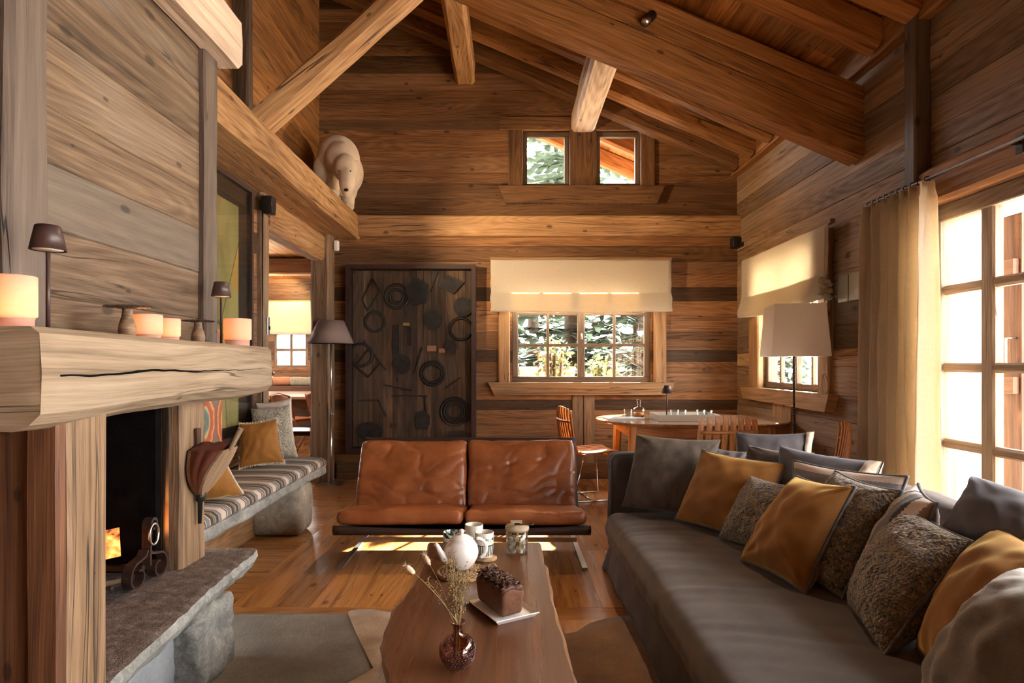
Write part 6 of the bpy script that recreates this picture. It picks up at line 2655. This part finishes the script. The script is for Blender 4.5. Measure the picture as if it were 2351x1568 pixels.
pillow('grey fur cushion at the near end of the sofa', (1.271, 1.50, .722), (1.179, 1.15, .758), (.98, 1.20, .372), (1.054, 1.562, .372), 'grey_fur', .20, fuzz=.003, n=44, seed=15.2, amp=.016, crease=.008)

# pillows on the stone bench
pillow('orange velvet pillow with a fringed edge sitting on the striped bench pad', (-1.845, 4.20, .815), (-1.62, 4.28, .845), (-1.545, 4.22, .545), (-1.815, 4.13, .520), 'mustard', .13, seed=16.6, fringe='straw_pale' if 'straw_pale' in M else 'beige', n=30)
pillow('pale flecked wool pillow behind the orange velvet pillow', (-1.88, 4.46, .90), (-1.615, 4.52, .93), (-1.53, 4.46, .545), (-1.83, 4.40, .535), 'boucle_pale', .13, seed=17.1, n=44, fuzz=.005)
pillow('pale rose pillow showing above the flecked wool pillow', (-1.90, 4.60, .935), (-1.65, 4.66, .975), (-1.60, 4.62, .56), (-1.86, 4.56, .55), 'beige', .10, seed=18.2)
pillow('orange velvet pillow slumped on the bench behind the bellows', (-1.72, 2.98, .80), (-1.46, 3.10, .80), (-1.43, 3.30, .525), (-1.72, 3.18, .525), 'mustard', .15, seed=19.3, piping='beige')

# ---------------------------------------------------------------- rugs
mb = MB()
mb.grid(lambda u, v: (-1.36 + 1.56 * u + .006 * noise.noise(V((v * 30, u * 2, 0))), 1.15 + 1.825 * v + .008 * noise.noise(V((u * 30, 1, v * 2))), .007 + .0025 * noise.noise(V((u * 9, v * 9, 0)))), 60, 60)
o = mb.build('grey_rug', M['rug_grey'])
sd = o.modifiers.new('thick', 'SOLIDIFY')
sd.thickness = .006
sd.offset = -1
tag(o, 'grey brown short-haired rug in front of the hearth', 'rug')


def hide_rug(name, pts, mat, label, z=.013):
    # closed smooth outline through pts, filled from the centre
    n = len(pts)
    out = []
    for i in range(n):
        p0, p1, p2, p3 = [V((*pts[(i + k) % n], 0)) for k in (-1, 0, 1, 2)]
        for s_ in range(10):
            t_ = s_ / 10
            q = .5 * ((2 * p1) + (p2 - p0) * t_ + (2 * p0 - 5 * p1 + 4 * p2 - p3) * t_ ** 2 + (3 * p1 - p0 - 3 * p2 + p3) * t_ ** 3)
            q += noise.noise_vector(q * 25) * .006
            q.z = 0
            out.append(q)
    c = sum(out, V((0, 0, 0))) / len(out)
    mb = MB()
    vs, fs = [c + V((0, 0, z))], []
    rings = (.3, .6, .85, 1.0)
    for r in rings:
        for q in out:
            p = c.lerp(q, r)
            p.z = z + .003 * noise.noise(p * 6) - (.006 if r == 1.0 else 0)
            vs.append(p)
    m = len(out)
    for i in range(m):
        fs.append((0, 1 + i, 1 + (i + 1) % m))
        for k in range(3):
            a = 1 + k * m
            fs.append((a + i, a + m + i, a + m + (i + 1) % m, a + (i + 1) % m))
    mb.add(vs, fs, None, None, True)
    o = mb.build(name, M[mat])
    sd = o.modifiers.new('thick', 'SOLIDIFY')
    sd.thickness = .004
    sd.offset = -1
    return tag(o, label, 'rug')


hide_rug('cowhide_rug', [(-.775, 2.98), (-.70, 3.02), (-.56, 2.99), (-.40, 3.0), (-.25, 2.9), (-.20, 2.3), (-.22, 1.6), (-.5, 1.3), (-.68, 1.5), (-.60, 1.95), (-.66, 2.2), (-.53, 2.44), (-.585, 2.62), (-.655, 2.80)], 'hide_pale', 'pale tan and white cowhide rug poking out beside the coffee table')
hide_rug('cowhide_rug', [(.05, 2.80), (.27, 2.74), (.40, 2.86), (.56, 2.93), (.70, 2.95), (.80, 2.70), (.78, 2.3), (.82, 1.9), (.74, 1.5), (.45, 1.3), (.15, 1.35), (-.05, 1.6), (-.08, 2.2), (-.05, 2.6)], 'hide_brown', 'brown cowhide rug between the coffee table and the charcoal sofa', .016)

# ---------------------------------------------------------------- basket behind the sofa
bk = empty('basket', (2.20, 2.42, 0), label='pale rope basket with loop handles on the floor behind the sofa', cat='basket')
mb = MB()
for k in range(26):
    z = .012 + k * .0235
    r = .15 + .05 * math.sin(k / 25 * PI * .7)
    mb.tube([(r * math.cos(a), r * math.sin(a), z) for a in [2 * PI * i / 40 for i in range(40)]], .0125, 6, closed=True)
mb.lathe([(0, .004), (.15, .004)], (0, 0, 0), 30)
mb.build('coils', M['basket'], bk)
for sg in (-1, 1):
    mb = MB()
    mb.tube([(sg * .175 + .01 * math.sin(PI * i / 12) * sg, -.085 * math.cos(PI * i / 12), .60 + .11 * math.sin(PI * i / 12)) for i in range(13)], .012, 8)
    mb.build('handle', M['basket'], bk)
mb = MB()
for k in range(5):
    mb.ball((R.uniform(-.08, .08), R.uniform(-.08, .08), .585), (.07, .06, .04), 12, 8, amp=.3)
mb.build('white_lining', M['white_plastic'], bk)

# ---------------------------------------------------------------- bases: put each thing's origin at its foot
import numpy as np
bpy.context.view_layer.update()


def descend(o):
    for c in kids(o):
        yield c
        yield from descend(c)


for o in list(C.objects):
    if o.parent is not None or o.type not in ('EMPTY', 'MESH'): continue
    if o.location.length > 1e-6: continue
    ms_ = [x for x in ([o] if o.type == 'MESH' else []) + list(descend(o)) if x.type == 'MESH']
    if not ms_: continue
    lo, hi = V((1e9,) * 3), V((-1e9,) * 3)
    for x in ms_:
        a = np.empty(len(x.data.vertices) * 3, 'f')
        x.data.vertices.foreach_get('co', a)
        a = a.reshape(-1, 3)
        l_ = x.matrix_world.translation
        for i in range(3):
            lo[i] = min(lo[i], float(a[:, i].min()) + l_[i])
            hi[i] = max(hi[i], float(a[:, i].max()) + l_[i])
    b = V(((lo.x + hi.x) / 2, (lo.y + hi.y) / 2, lo.z))
    done = set()
    for x in ms_:
        if x.data.name in done: continue
        done.add(x.data.name)
        x.data.transform(Matrix.Translation(-b))
    o.location = b
